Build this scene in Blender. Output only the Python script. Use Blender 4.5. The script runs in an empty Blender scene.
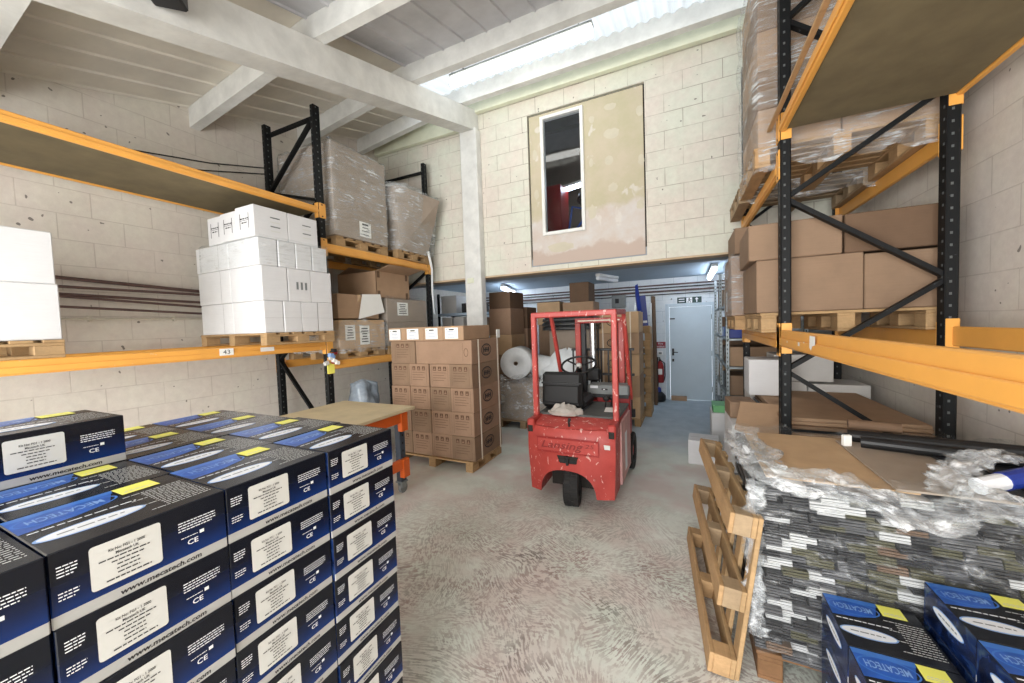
import bpy, bmesh, math, random
from mathutils import Matrix, Vector, noise
random.seed(7)
sc = bpy.context.scene
COL = sc.collection
PI = math.pi

# ------------------------------------------------------------------ materials
def lin(c):
    return tuple(((v/255)/12.92 if v/255 <= .04045 else ((v/255+.055)/1.055)**2.4) for v in c)
MATS = {}
class NT:
    def __init__(s, name):
        s.m = bpy.data.materials.new(name); s.m.use_nodes = True
        s.t = s.m.node_tree; s.t.nodes.clear()
        s.out = s.n('ShaderNodeOutputMaterial')
    def n(s, k, **kw):
        q = s.t.nodes.new(k)
        for a, b in kw.items(): setattr(q, a, b)
        return q
    def l(s, a, b): s.t.links.new(a, b)
    def coord(s, kind='Object', scale=(1, 1, 1), rot=(0, 0, 0), loc=(0, 0, 0)):
        t = s.n('ShaderNodeTexCoord'); m = s.n('ShaderNodeMapping')
        m.inputs['Scale'].default_value = scale; m.inputs['Rotation'].default_value = rot; m.inputs['Location'].default_value = loc
        s.l(t.outputs[kind], m.inputs[0]); return m.outputs[0]
    def noise(s, vec, scale, detail=4, rough=.6, dist=0):
        q = s.n('ShaderNodeTexNoise'); q.inputs['Scale'].default_value = scale; q.inputs['Detail'].default_value = detail
        q.inputs['Roughness'].default_value = rough; q.inputs['Distortion'].default_value = dist
        if vec is not None: s.l(vec, q.inputs['Vector'])
        return q.outputs['Fac']
    def ramp(s, fac, stops):
        q = s.n('ShaderNodeValToRGB'); e = q.color_ramp.elements
        while len(e) < len(stops): e.new(.5)
        for i, (p, c) in enumerate(stops):
            e[i].position = p; e[i].color = (*c, 1) if len(c) == 3 else c
        s.l(fac, q.inputs[0]); return q.outputs[0]
    def mix(s, fac, a, b, mode='MIX'):
        q = s.n('ShaderNodeMix', data_type='RGBA', blend_type=mode)
        for sock, v in ((q.inputs[0], fac), (q.inputs[6], a), (q.inputs[7], b)):
            if hasattr(v, 'default_value'): s.l(v, sock)
            elif isinstance(v, tuple): sock.default_value = (*v, 1)
            else: sock.default_value = v
        return q.outputs[2]
    def math(s, op, a, b=0):
        q = s.n('ShaderNodeMath', operation=op)
        for sock, v in ((q.inputs[0], a), (q.inputs[1], b)):
            if hasattr(v, 'default_value'): s.l(v, sock)
            else: sock.default_value = v
        return q.outputs[0]
    def bump(s, h, st=.3, d=.01):
        q = s.n('ShaderNodeBump'); q.inputs['Strength'].default_value = st; q.inputs['Distance'].default_value = d
        s.l(h, q.inputs['Height']); return q.outputs[0]
    def pbr(s, col, rough=.6, metal=0, bump=None, spec=.5):
        b = s.n('ShaderNodeBsdfPrincipled')
        if hasattr(col, 'default_value'): s.l(col, b.inputs['Base Color'])
        else: b.inputs['Base Color'].default_value = (*col, 1)
        if hasattr(rough, 'default_value'): s.l(rough, b.inputs['Roughness'])
        else: b.inputs['Roughness'].default_value = rough
        b.inputs['Metallic'].default_value = metal
        b.inputs['Specular IOR Level'].default_value = spec
        if bump is not None: s.l(bump, b.inputs['Normal'])
        return b
    def done(s, sh): s.l(sh.outputs[0], s.out.inputs[0]); MATS[s.m.name] = s.m; return s.m

def plain(name, c, rough=.6, metal=0, var=.08, scale=6, spec=.5, bump=0):
    s = NT(name); v = s.coord(); n = s.noise(v, scale)
    a = lin(c); col = s.ramp(n, [(.3, tuple(x*(1-var) for x in a)), (.7, tuple(min(1, x*(1+var)) for x in a))])
    b = None
    if bump: b = s.bump(s.noise(v, scale*6), bump, .004)
    return s.done(s.pbr(col, rough, metal, b, spec))

def card(name, c, var=.1):
    s = NT(name); v = s.coord('Object'); n = s.noise(v, 5, 5); f = s.noise(s.coord('Object', (3, 3, 160)), 2, 2)
    a = lin(c)
    c1 = s.ramp(n, [(.3, tuple(x*(1-var) for x in a)), (.72, tuple(x*(1+var) for x in a))])
    c2 = s.mix(.12, c1, s.ramp(f, [(.35, tuple(x*.7 for x in a)), (.65, tuple(x*1.2 for x in a))]))
    return s.done(s.pbr(c2, .75, 0, s.bump(n, .12, .02), .25))

def wood(name, c, var=.25, sc_=(2, 2, 2)):
    s = NT(name); v = s.coord('Object', sc_); n = s.noise(v, 3, 6, .6, .5)
    g = s.noise(s.coord('Object', (4, 40, 40)), 1.5, 4, .65, .6); g2 = s.noise(s.coord('Object', (40, 4, 40)), 1.5, 4, .65, .6)
    a = lin(c)
    c1 = s.ramp(n, [(.25, tuple(x*(1-var) for x in a)), (.75, tuple(min(1, x*(1+var)) for x in a))])
    c2 = s.mix(.35, c1, s.ramp(s.mix(.5, g, g2), [(.3, tuple(x*.45 for x in a)), (.65, tuple(min(1, x*1.25) for x in a))]))
    return s.done(s.pbr(c2, .75, 0, s.bump(g, .25, .004), .25))

def blockwall(name, axis, c1_, c2_, mort, jmax=.95, bw=.45, bh=.2375, zoff=0, sat=.5, dirt=.12):
    # painted concrete blocks: thin joints and soft patchy paint
    s = NT(name)
    rot = (PI/2, 0, 0) if axis == 'y' else (PI/2, 0, PI/2)
    t = s.n('ShaderNodeTexCoord'); sep = s.n('ShaderNodeSeparateXYZ'); s.l(t.outputs['Object'], sep.inputs[0])
    comb = s.n('ShaderNodeCombineXYZ'); s.l(sep.outputs[0 if axis == 'y' else 1], comb.inputs[0])
    s.l(s.math('ADD', sep.outputs[2], -zoff), comb.inputs[1])
    br = s.n('ShaderNodeTexBrick'); s.l(comb.outputs[0], br.inputs['Vector'])
    br.inputs['Scale'].default_value = 1; br.inputs['Brick Width'].default_value = bw; br.inputs['Row Height'].default_value = bh
    br.inputs['Mortar Size'].default_value = .0045; br.inputs['Mortar Smooth'].default_value = .4; br.inputs['Bias'].default_value = 0
    br.inputs['Color1'].default_value = (.46, .46, .46, 1); br.inputs['Color2'].default_value = (.54, .54, .54, 1)
    br.inputs['Mortar'].default_value = (0, 0, 0, 1)
    n = s.noise(t.outputs['Object'], 1.6, 5, .65); n2 = s.noise(t.outputs['Object'], 14, 6, .7)
    fade = s.noise(t.outputs['Object'], 2.3, 3)
    pc = s.ramp(n, [(.36, lin(c1_)), (.62, lin(c2_))])
    pc = s.mix(.22, pc, s.ramp(n2, [(.3, tuple(x*.72 for x in lin(c1_))), (.7, lin((236, 232, 220)))]))
    jf = s.math('MULTIPLY', br.outputs['Fac'], s.ramp(fade, [(.35, (.12,)*3), (.6, (jmax,)*3)]))
    col = s.mix(jf, pc, lin(mort))
    spots = s.ramp(s.noise(t.outputs['Object'], 17, 1, .3), [(.775, (0, 0, 0)), (.785, (1, 1, 1))])
    col = s.mix(s.math('MULTIPLY', spots, .8), col, lin((96, 90, 84)))
    h = s.mix(.5, s.math('SUBTRACT', 1, br.outputs['Fac']), n2)
    return s.done(s.pbr(col, .75, 0, s.bump(h, .35, .012), .25))

def floor_mat():
    s = NT('worn painted concrete'); t = s.n('ShaderNodeTexCoord'); v = t.outputs['Object']
    warp = s.n('ShaderNodeTexNoise'); warp.inputs['Scale'].default_value = 1.1; warp.inputs['Detail'].default_value = 1
    s.l(v, warp.inputs['Vector'])
    vm = s.n('ShaderNodeVectorMath', operation='MULTIPLY_ADD'); s.l(warp.outputs['Color'], vm.inputs[0]); vm.inputs[1].default_value = (.75, .75, 0); s.l(v, vm.inputs[2])
    def strokes(rot, off):
        m = s.n('ShaderNodeMapping'); m.vector_type = 'TEXTURE'; m.inputs['Rotation'].default_value = (0, 0, rot); m.inputs['Location'].default_value = (off, off, 0)
        m.inputs['Scale'].default_value = (1/17, 1/78, 1); s.l(vm.outputs[0], m.inputs[0])
        return s.noise(m.outputs[0], 1.0, 2, .55, .25)
    a, b2, c, d = strokes(.35, 0), strokes(1.25, 3), strokes(2.0, 7), strokes(2.85, 11)
    k1 = s.ramp(s.noise(v, 1.0, 2), [(.45, (0, 0, 0)), (.55, (1, 1, 1))]); k2 = s.ramp(s.noise(s.coord('Object', (1, 1, 1), (0, 0, 0), (5, 9, 0)), 1.3, 2), [(.45, (0, 0, 0)), (.55, (1, 1, 1))])
    w = s.mix(k2, s.mix(k1, a, b2), s.mix(k1, c, d))
    fine = s.noise(v, 30, 6, .75)
    mark = s.math('ADD', s.math('MULTIPLY', s.math('SUBTRACT', w, .5), 3.2), s.math('ADD', .55, s.math('MULTIPLY', s.math('SUBTRACT', fine, .5), 2.1)))
    # wear zone: the turning area between the stacks and the truck
    dst = s.n('ShaderNodeVectorMath', operation='DISTANCE'); s.l(v, dst.inputs[0]); dst.inputs[1].default_value = (-.75, 1.75, 0)
    zone = s.math('ADD', dst.outputs['Value'], s.math('MULTIPLY', s.math('SUBTRACT', s.noise(v, 1.3, 4), .5), 2.6))
    zone = s.ramp(s.math('MULTIPLY', zone, .3), [(.34, (1, 1, 1)), (.66, (0, 0, 0))])
    tread = s.math('MULTIPLY', s.ramp(mark, [(.42, (1, 1, 1)), (.64, (0, 0, 0))]), zone)
    pale = s.ramp(s.noise(v, 2.2, 5, .65), [(.3, lin((200, 206, 195))), (.7, lin((226, 229, 221)))])
    pale = s.mix(s.ramp(s.noise(v, 1.7, 3), [(.42, (0, 0, 0)), (.62, (.75, .75, .75))]), pale, lin((204, 188, 182)))
    dark = s.ramp(s.noise(v, 1.5, 3, .6), [(.38, lin((126, 128, 118))), (.52, lin((150, 126, 120))), (.64, lin((112, 100, 96)))])
    col = s.mix(s.math('MULTIPLY', tread, s.ramp(s.noise(v, 2.6, 4, .7), [(.36, (.12,)*3), (.62, (.88,)*3)])), pale, dark)
    # blue-grey paint kept at the back under the mezzanine
    sep = s.n('ShaderNodeSeparateXYZ'); s.l(v, sep.inputs[0])
    yb = s.math('ADD', sep.outputs[1], s.math('MULTIPLY', s.math('SUBTRACT', s.noise(v, 1.2, 4), .5), 1.5))
    back = s.ramp(s.math('MULTIPLY', yb, .1), [(.50, (0, 0, 0)), (.60, (1, 1, 1))])
    bl = s.ramp(s.noise(v, 4, 5), [(.3, lin((166, 178, 184))), (.7, lin((190, 199, 204)))])
    col = s.mix(back, col, bl)
    sc1 = s.ramp(s.noise(s.coord('Object', (.5, 8, 1), (0, 0, .4)), 3, 5, .7), [(.62, (0, 0, 0)), (.72, (1, 1, 1))])
    col = s.mix(s.math('MULTIPLY', sc1, .16), col, lin((226, 228, 222)))
    b = s.bump(s.mix(.5, mark, fine), .14, .006)
    return s.done(s.pbr(col, .58, 0, b, .35))

def film(name, amount=.3, tint=(232, 236, 238), stretch=(.9, .9, 11), rough=.16):
    s = NT(name); v = s.coord('Object', stretch); n = s.noise(v, 3.2, 7, .72, 1.2); n2 = s.noise(s.coord('Object', (1, 1, 1), (.5, .7, .3)), 4, 4, .6, 1.5)
    f = s.mix(.3, n, n2)
    fac = s.ramp(f, [(.40, (amount*.12,)*3), (.53, (amount*.5,)*3), (.64, (min(1, amount*2.2),)*3)])  # opaque white streaks: film folds, plus highlights painted into the mix
    tr = s.n('ShaderNodeBsdfTransparent'); tr.inputs[0].default_value = (.97, .98, .98, 1)
    p = s.pbr(lin(tint), rough, 0, s.bump(f, .45, .02), .7)
    mx = s.n('ShaderNodeMixShader'); s.l(fac, mx.inputs[0]); s.l(tr.outputs[0], mx.inputs[1]); s.l(p.outputs[0], mx.inputs[2])
    return s.done(mx)

def emit(name, c, st):
    s = NT(name); e = s.n('ShaderNodeEmission'); e.inputs[0].default_value = (*lin(c), 1); e.inputs[1].default_value = st
    return s.done(e)

def red_paint():
    s = NT('chipped red truck paint'); v = s.coord('Object'); n = s.noise(v, 5, 4)
    a = s.ramp(n, [(.3, lin((160, 52, 47))), (.7, lin((182, 70, 62)))])
    ch = s.ramp(s.noise(s.coord('Object', (1.6, 1.6, .8)), 14, 5, .62, .8), [(.615, (0, 0, 0)), (.635, (1, 1, 1))])
    c = s.mix(s.math('MULTIPLY', ch, .75), a, lin((226, 190, 180)))
    d = s.ramp(s.noise(v, 9, 6, .7), [(.60, (0, 0, 0)), (.72, (1, 1, 1))])
    c = s.mix(s.math('MULTIPLY', d, .35), c, lin((92, 34, 30)))
    return s.done(s.pbr(c, s.ramp(n, [(.3, (.38,)*3), (.7, (.55,)*3)]), 0, s.bump(ch, .1, .003), .5))

def racking_paint(name, c, c2, rough=.42, spec=.5):
    s = NT(name); v = s.coord('Object'); n = s.noise(v, 4, 5)
    a = s.ramp(n, [(.3, lin(c)), (.7, tuple(min(1, x*1.12) for x in lin(c)))])
    ch = s.ramp(s.noise(s.coord('Object', (1, 1, 2)), 18, 4, .6), [(.69, (0, 0, 0)), (.71, (1, 1, 1))])
    return s.done(s.pbr(s.mix(s.math('MULTIPLY', ch, .8), a, lin(c2)), rough, 0, None, spec))

def plaster_panel():
    s = NT('part-painted plasterboard'); t = s.n('ShaderNodeTexCoord'); v = t.outputs['Object']
    sep = s.n('ShaderNodeSeparateXYZ'); s.l(v, sep.inputs[0])
    n = s.noise(v, 3.2, 5, .65); n2 = s.noise(s.coord('Object', (1, 1, .7)), 6, 3, .5, .4)
    base = s.ramp(n, [(.35, lin((196, 184, 162))), (.65, lin((186, 178, 150)))])
    pale = s.ramp(n, [(.35, lin((206, 202, 198))), (.65, lin((200, 186, 174)))])
    # filler skimmed along the foot, and blobs over the fixings
    hz = s.math('ADD', sep.outputs[2], s.math('MULTIPLY', s.math('SUBTRACT', s.noise(v, 2.6, 4), .5), .5))
    foot = s.ramp(s.math('MULTIPLY', hz, .2), [(.655, (1, 1, 1)), (.675, (0, 0, 0))])
    col = s.mix(foot, base, pale)
    blob = s.ramp(n2, [(.63, (0, 0, 0)), (.68, (1, 1, 1))])
    col = s.mix(s.math('MULTIPLY', blob, .75), col, lin((212, 206, 198)))
    low = s.ramp(s.math('MULTIPLY', hz, .2), [(.56, (1, 1, 1)), (.57, (0, 0, 0))])
    col = s.mix(low, col, lin((190, 172, 160)))
    return s.done(s.pbr(col, .8, 0, s.bump(n, .08, .01), .2))

def printed(name):
    # glossy printed carton: black fading to blue down each side above a silver band, dark lid
    s = NT(name); t = s.n('ShaderNodeTexCoord'); sep = s.n('ShaderNodeSeparateXYZ'); s.l(t.outputs['Object'], sep.inputs[0])
    z = s.math('DIVIDE', sep.outputs[2], .146)
    n = s.noise(t.outputs['Object'], 9, 2)
    zz = s.math('ADD', z, s.math('MULTIPLY', s.math('SUBTRACT', n, .5), .25))
    side = s.ramp(zz, [(.17, lin((10, 42, 102))), (.42, lin((8, 24, 60))), (.66, lin((8, 12, 24)))])
    band = s.math('LESS_THAN', z, .165)
    side = s.mix(band, side, lin((172, 172, 170)))
    geo = s.n('ShaderNodeNewGeometry'); sn = s.n('ShaderNodeSeparateXYZ')
    vt = s.n('ShaderNodeVectorTransform', vector_type='NORMAL', convert_from='WORLD', convert_to='OBJECT')
    s.l(geo.outputs['Normal'], vt.inputs[0]); s.l(vt.outputs[0], sn.inputs[0])
    top = s.math('GREATER_THAN', sn.outputs[2], .6)
    endf = s.math('GREATER_THAN', s.math('ABSOLUTE', sn.outputs[1]), .9)
    neb = s.ramp(s.noise(t.outputs['Object'], 11, 3, .6, 1.2), [(.38, lin((8, 16, 40))), (.6, lin((22, 44, 92))), (.78, lin((70, 92, 104)))])
    side = s.mix(endf, side, neb)
    col = s.mix(top, side, lin((30, 32, 38)))
    return s.done(s.pbr(col, .27, 0, None, .32))

M = {}
M['floor'] = floor_mat()
M['wallL'] = blockwall('cream painted blocks', 'x', (212, 202, 194), (214, 210, 198), (160, 148, 138), .45, zoff=.03, dirt=.1)
M['wallB'] = blockwall('pale cream painted blocks', 'y', (212, 201, 190), (209, 211, 196), (150, 140, 126), zoff=.156)
M['wallN'] = blockwall('white painted blocks', 'y', (210, 218, 224), (222, 228, 232), (170, 180, 188), zoff=0)
M['panel'] = plaster_panel()
M['filler'] = plain('pale filler', (198, 190, 170), .85, 0, .05, 9)
M['white'] = plain('white gloss paint', (226, 226, 222), .5, 0, .07, 4, bump=.05)
M['whitewood'] = plain('old white painted timber', (214, 214, 210), .6, 0, .12, 5, bump=.12)
M['creamwood'] = plain('cream painted timber', (216, 218, 196), .65, 0, .08, 5, bump=.1)
M['rooflin'] = plain('mottled painted roof boards', (220, 214, 202), .75, 0, .10, 2.2)
M['roofmet'] = plain('grey profiled roof sheet', (196, 196, 200), .5, .1, .12, 3)
M['soffit'] = plain('grey soffit board', (150, 156, 162), .7, 0, .06, 3)
M['ceilB'] = plain('blue-white painted soffit', (176, 194, 210), .65, 0, .06, 3)
M['trimB'] = plain('bare timber edge', (196, 172, 142), .7, 0, .12, 5)
M['gap'] = plain('dark joint', (40, 36, 32), .9)
M['black'] = plain('black plastic', (20, 20, 22), .5)
M['seat'] = plain('black vinyl', (10, 10, 11), .6, 0, .15, 8)
M['rubber'] = plain('black rubber', (27, 26, 26), .8, 0, .2, 12, bump=.2)
M['steel'] = plain('bright steel', (188, 192, 196), .25, .9)
M['galv'] = plain('galvanised steel', (142, 150, 152), .45, .6, .15, 14)
M['alu'] = plain('dull aluminium', (176, 182, 186), .4, .7)
M['orange'] = racking_paint('orange racking paint', (222, 160, 76), (220, 190, 150))
M['orange2'] = racking_paint('deep orange bench paint', (214, 98, 34), (210, 160, 120))
M['upright'] = racking_paint('black racking paint', (9, 11, 13), (60, 64, 68), .6, .3)
M['upright2'] = racking_paint('slate racking paint', (58, 68, 80), (140, 110, 80))
M['hole'] = plain('punched hole edge', (84, 88, 88), .7)
M['red'] = red_paint()
M['redplain'] = plain('dark red paint', (150, 34, 32), .45)
M['pinkworn'] = plain('worn pinkish panel', (196, 152, 148), .6, 0, .2, 7)
M['grey'] = plain('grey panel', (120, 124, 124), .5, 0, .15, 8)
M['mat'] = plain('dark grey deck mat', (82, 84, 82), .7, 0, .2, 9)
M['card'] = card('brown cardboard', (168, 139, 112))
M['card2'] = card('pinkish cardboard', (154, 126, 104))
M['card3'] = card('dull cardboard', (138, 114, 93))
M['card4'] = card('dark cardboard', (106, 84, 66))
M['card5'] = card('pale cardboard', (190, 160, 126))
M['cardgrey'] = card('grey-brown carton', (158, 144, 130))
M['cardwhite'] = card('white carton', (212, 212, 213), .04)
M['greycart'] = card('dull off-white carton', (204, 202, 198), .05)  # slightly greyer than the white carton
M['seam'] = plain('carton seam', (74, 56, 42), .9)
M['wseam'] = plain('white carton seam', (150, 150, 150), .9)
M['tape'] = plain('brown parcel tape', (190, 156, 112), .25)
M['paper'] = plain('white paper', (236, 236, 232), .6, 0, .02)
M['paperg'] = plain('grey label paper', (204, 204, 200), .6, 0, .03)
M['ink'] = plain('black ink', (34, 32, 34), .7)
M['inkbr'] = plain('brown print', (94, 66, 48), .8)
M['inkblu'] = plain('pale blue print', (150, 164, 190), .7)
M['yellow'] = plain('yellow sticker paper', (244, 240, 112), .5, 0, .04)
M['blue'] = plain('printed blue', (38, 88, 176), .3, 0, .25, 14)
M['blue2'] = plain('printed mid blue', (64, 118, 198), .3, 0, .1, 9)
M['bluel'] = plain('printed light blue', (132, 168, 220), .3)
M['printw'] = plain('printed white', (230, 232, 236), .3, 0, .03)
M['print'] = printed('blue-black printed card')
M['wood'] = wood('pallet timber', (170, 140, 102))
M['wood2'] = wood('grey pallet timber', (158, 136, 108))
M['wood3'] = wood('warm pallet timber', (174, 141, 102), .3)
M['wood4'] = wood('dark stained pallet timber', (122, 90, 62), .3)
M['chip'] = plain('chipboard', (150, 130, 104), .8, 0, .14, 22, bump=.1)
M['chipdk'] = plain('olive-brown chipboard', (112, 100, 74), .85, 0, .16, 5)
M['ply'] = plain('worn plywood', (206, 190, 156), .65, 0, .1, 5)
M['film'] = film('clear stretch film', .36)
M['filmh'] = film('bunched stretch film', .52, (238, 240, 242), (2, 2, 3))
M['films'] = film('tight stretch film', .13, (226, 228, 230), (1, 1, 9))
s = NT('thin glossy film'); v = s.coord('Object', (1.2, 1.2, 7)); n = s.mix(.4, s.noise(v, 3.0, 7, .7, 1.4), s.noise(s.coord('Object'), 7, 5, .7, 2.4))
fac = s.ramp(n, [(.42, (.015,)*3), (.54, (.035,)*3), (.61, (.2,)*3), (.69, (.75,)*3)])
tr = s.n('ShaderNodeBsdfTransparent'); tr.inputs[0].default_value = (.97, .98, .98, 1); q = s.pbr(lin((236, 238, 240)), .12, 0, s.bump(n, .5, .02), .6)
mx = s.n('ShaderNodeMixShader'); s.l(fac, mx.inputs[0]); s.l(tr.outputs[0], mx.inputs[1]); s.l(q.outputs[0], mx.inputs[2]); M['filmthin'] = s.done(mx)
M['bubble'] = plain('white foam wrap', (228, 232, 234), .5, 0, .04, 20, bump=.2)
M['filmdk'] = plain('black stretch film', (46, 48, 50), .3, 0, .5, 16, bump=.5)
M['filmheap'] = plain('crumpled blue-grey film', (140, 152, 164), .25, 0, .35, 9, bump=.6)
M['rednm'] = plain('dark cast lettering red', (126, 36, 33), .5); M['rag'] = plain('grey rag', (170, 164, 156), .8, 0, .15, 12)
M['rust'] = plain('rusty brown pipe', (92, 70, 66), .6, 0, .2, 9)
M['conduit'] = plain('cream conduit', (196, 190, 176), .6)
M['cable'] = plain('black cable', (32, 30, 30), .6)
M['glassroof'] = None
M['strap'] = plain('white strapping', (232, 224, 206), .4)
M['bluebag'] = plain('blue plastic', (28, 52, 140), .45, 0, .15)
M['green'] = plain('green crate plastic', (110, 178, 120), .5)
M['signg'] = plain('safety green', (8, 52, 48), .5)
M['signr'] = plain('safety red', (140, 24, 40), .5)
M['doorp'] = plain('pale blue-grey door paint', (188, 202, 210), .5, 0, .05, 2)
M['tube'] = emit('lit fluorescent tube', (255, 255, 255), 9)
M['tubeb'] = emit('lit cool tube', (222, 235, 252), 17)
M['tuben'] = emit('lit batten', (255, 252, 244), 7)
# bundle edges of the folded sleeves
for i, c in enumerate(((34, 34, 36), (66, 66, 68), (66, 64, 48), (158, 158, 158), (88, 70, 56))):
    s = NT('sleeve bundle %s' % ('charcoal', 'grey', 'olive', 'silver', 'tan')[i]); v = s.coord('Object', (3, 3, 300))
    n = s.noise(v, 1.6, 3, .6); a = lin(c)
    MATS[i] = s.done(s.pbr(s.ramp(n, [(.35, tuple(x*.35 for x in a)), (.62, tuple(min(1, x*2.1) for x in a))]), .35, 0, s.bump(n, .4, .003), .5))  # layered edges, with streaky highlights painted into the bright end
SLEEVE = [MATS[i] for i in range(5)]
s = NT('clear corrugated roof sheet'); tr = s.n('ShaderNodeBsdfTransparent'); tl = s.n('ShaderNodeBsdfTranslucent')
tl.inputs[0].default_value = (.52, .54, .53, 1); mx = s.n('ShaderNodeMixShader'); mx.inputs[0].default_value = .93
s.l(tr.outputs[0], mx.inputs[1]); s.l(tl.outputs[0], mx.inputs[2]); M['glassroof'] = s.done(mx)
s = NT('window glass'); tr = s.n('ShaderNodeBsdfTransparent'); tr.inputs[0].default_value = (.86, .88, .9, 1)
g = s.n('ShaderNodeBsdfGlossy'); g.inputs['Roughness'].default_value = .03
mx = s.n('ShaderNodeMixShader'); mx.inputs[0].default_value = .03; s.l(tr.outputs[0], mx.inputs[1]); s.l(g.outputs[0], mx.inputs[2]); M['glass'] = s.done(mx)

# ------------------------------------------------------------------ mesh builder
TXT = {}
def text_geo(body, shear=0, bold=0):
    k = (body, shear, bold)
    if k not in TXT:
        cu = bpy.data.curves.new('lettering', 'FONT'); cu.body = body; cu.size = 1; cu.resolution_u = 2; cu.shear = shear; cu.offset = bold
        o = bpy.data.objects.new('lettering', cu); COL.objects.link(o)
        dg = bpy.context.evaluated_depsgraph_get(); me = bpy.data.meshes.new_from_object(o.evaluated_get(dg))
        vs = [v.co.copy() for v in me.vertices]; fs = [tuple(p.vertices) for p in me.polygons]
        bpy.data.objects.remove(o); bpy.data.curves.remove(cu); bpy.data.meshes.remove(me)
        x0, x1 = min(v.x for v in vs), max(v.x for v in vs); y0, y1 = min(v.y for v in vs), max(v.y for v in vs)
        TXT[k] = ([((v.x-x0)/(x1-x0)-.5, (v.y-y0)/(y1-y0)-.5) for v in vs], fs)
    return TXT[k]

class MB:
    def __init__(s): s.v = []; s.f = []; s.mi = []; s.mats = []
    def m(s, mat):
        if isinstance(mat, str): mat = M[mat]
        if mat not in s.mats: s.mats.append(mat)
        return s.mats.index(mat)
    def add(s, vs, fs, mat, X=None):
        o = len(s.v); k = s.m(mat)
        s.v += [tuple(X @ Vector(v)) if X is not None else tuple(v) for v in vs]
        s.f += [tuple(i+o for i in f) for f in fs]; s.mi += [k]*len(fs)
        return s
    def box(s, lo, hi, mat, bev=0, X=None):
        (a, b, c), (d, e, f) = lo, hi
        if bev <= 0:
            vs = [(x, y, z) for z in (c, f) for y in (b, e) for x in (a, d)]
            fs = [(0, 2, 3, 1), (4, 5, 7, 6), (0, 1, 5, 4), (2, 6, 7, 3), (0, 4, 6, 2), (1, 3, 7, 5)]
            return s.add(vs, fs, mat, X)
        bm = bmesh.new(); bmesh.ops.create_cube(bm, size=1)
        for v in bm.verts:
            v.co = Vector(((a+d)/2+v.co.x*(d-a), (b+e)/2+v.co.y*(e-b), (c+f)/2+v.co.z*(f-c)))
        bmesh.ops.bevel(bm, geom=list(bm.edges), offset=min(bev, .45*min(d-a, e-b, f-c)), segments=1, affect='EDGES')
        bm.verts.index_update()
        vs = [v.co.copy() for v in bm.verts]; fs = [tuple(v.index for v in q.verts) for q in bm.faces]; bm.free()
        return s.add(vs, fs, mat, X)
    def bar(s, p, q, w, h, mat, up=(0, 0, 1), bev=0):
        # a rectangular bar from p to q, w across and h in the up direction
        p, q = Vector(p), Vector(q); z = (q-p); L = z.length; z.normalize(); u = Vector(up)
        x = u.cross(z)
        if x.length < 1e-4: x = Vector((1, 0, 0)).cross(z)
        x.normalize(); y = z.cross(x)
        X = Matrix(((x.x, y.x, z.x, p.x), (x.y, y.y, z.y, p.y), (x.z, y.z, z.z, p.z), (0, 0, 0, 1)))
        return s.box((-w/2, -h/2, 0), (w/2, h/2, L), mat, bev, X)
    def tube(s, pts, r, mat, n=8, closed=False, cap=True):
        pts = [Vector(p) for p in pts]; N = len(pts); vs = []; fs = []
        up = None
        for i, p in enumerate(pts):
            a = pts[(i-1) % N] if (i > 0 or closed) else p; b = pts[(i+1) % N] if (i < N-1 or closed) else p
            t = (b-a).normalized()
            if up is None:
                up = Vector((0, 0, 1)) if abs(t.z) < .9 else Vector((1, 0, 0))
            x = up.cross(t)
            if x.length < 1e-5: x = Vector((0, 1, 0)).cross(t)
            x.normalize(); y = t.cross(x); up = y
            rr = r[i] if isinstance(r, (list, tuple)) else r
            for k in range(n):
                an = 2*PI*k/n; vs.append(p+x*(rr*math.cos(an))+y*(rr*math.sin(an)))
        for i in range(N if closed else N-1):
            j = (i+1) % N
            for k in range(n):
                l = (k+1) % n; fs.append((i*n+k, i*n+l, j*n+l, j*n+k))
        if cap and not closed:
            fs.append(tuple(range(n-1, -1, -1))); fs.append(tuple((N-1)*n+k for k in range(n)))
        return s.add(vs, fs, mat)
    def lathe(s, prof, mat, X=None, n=24):
        vs = []; fs = []; m = len(prof)
        for k in range(n):
            a = 2*PI*k/n
            for r, z in prof: vs.append((r*math.cos(a), r*math.sin(a), z))
        for k in range(n):
            l = (k+1) % n
            for i in range(m-1): fs.append((k*m+i, l*m+i, l*m+i+1, k*m+i+1))
        return s.add(vs, fs, mat, X)
    def quad(s, u0, v0, u1, v1, mat, X, h=0):
        return s.add([(u0, v0, h), (u1, v0, h), (u1, v1, h), (u0, v1, h)], [(0, 1, 2, 3)], mat, X)
    def ell(s, cu, cv, a, b, mat, X, h=0, n=28, ring=0):
        o = [(cu+a*math.cos(2*PI*k/n), cv+b*math.sin(2*PI*k/n), h) for k in range(n)]
        if not ring: return s.add(o, [tuple(range(n))], mat, X)
        i = [(cu+(a-ring)*math.cos(2*PI*k/n), cv+(b-ring)*math.sin(2*PI*k/n), h) for k in range(n)]
        return s.add(o+i, [(k, (k+1) % n, n+(k+1) % n, n+k) for k in range(n)], mat, X)
    def text(s, body, cu, cv, w, hgt, mat, X, h=0, flip=False, shear=0, bold=0):
        vs, fs = text_geo(body, shear, bold); g = -1 if flip else 1
        return s.add([(cu+g*x*w, cv+g*y*hgt, h) for x, y in vs], fs, mat, X)
    def micro(s, u0, u1, v, h, mat, X, z=0, seed=0):
        # a line of print too small to read: word-length dashes
        r_ = random.Random(seed*31+int(v*9000)); u = u0
        while u < u1:
            w = min(u1-u, h*r_.uniform(1.5, 4.5)); s.quad(u, v, u+w, v+h, mat, X, z); u += w+h*.7
        return s
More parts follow.
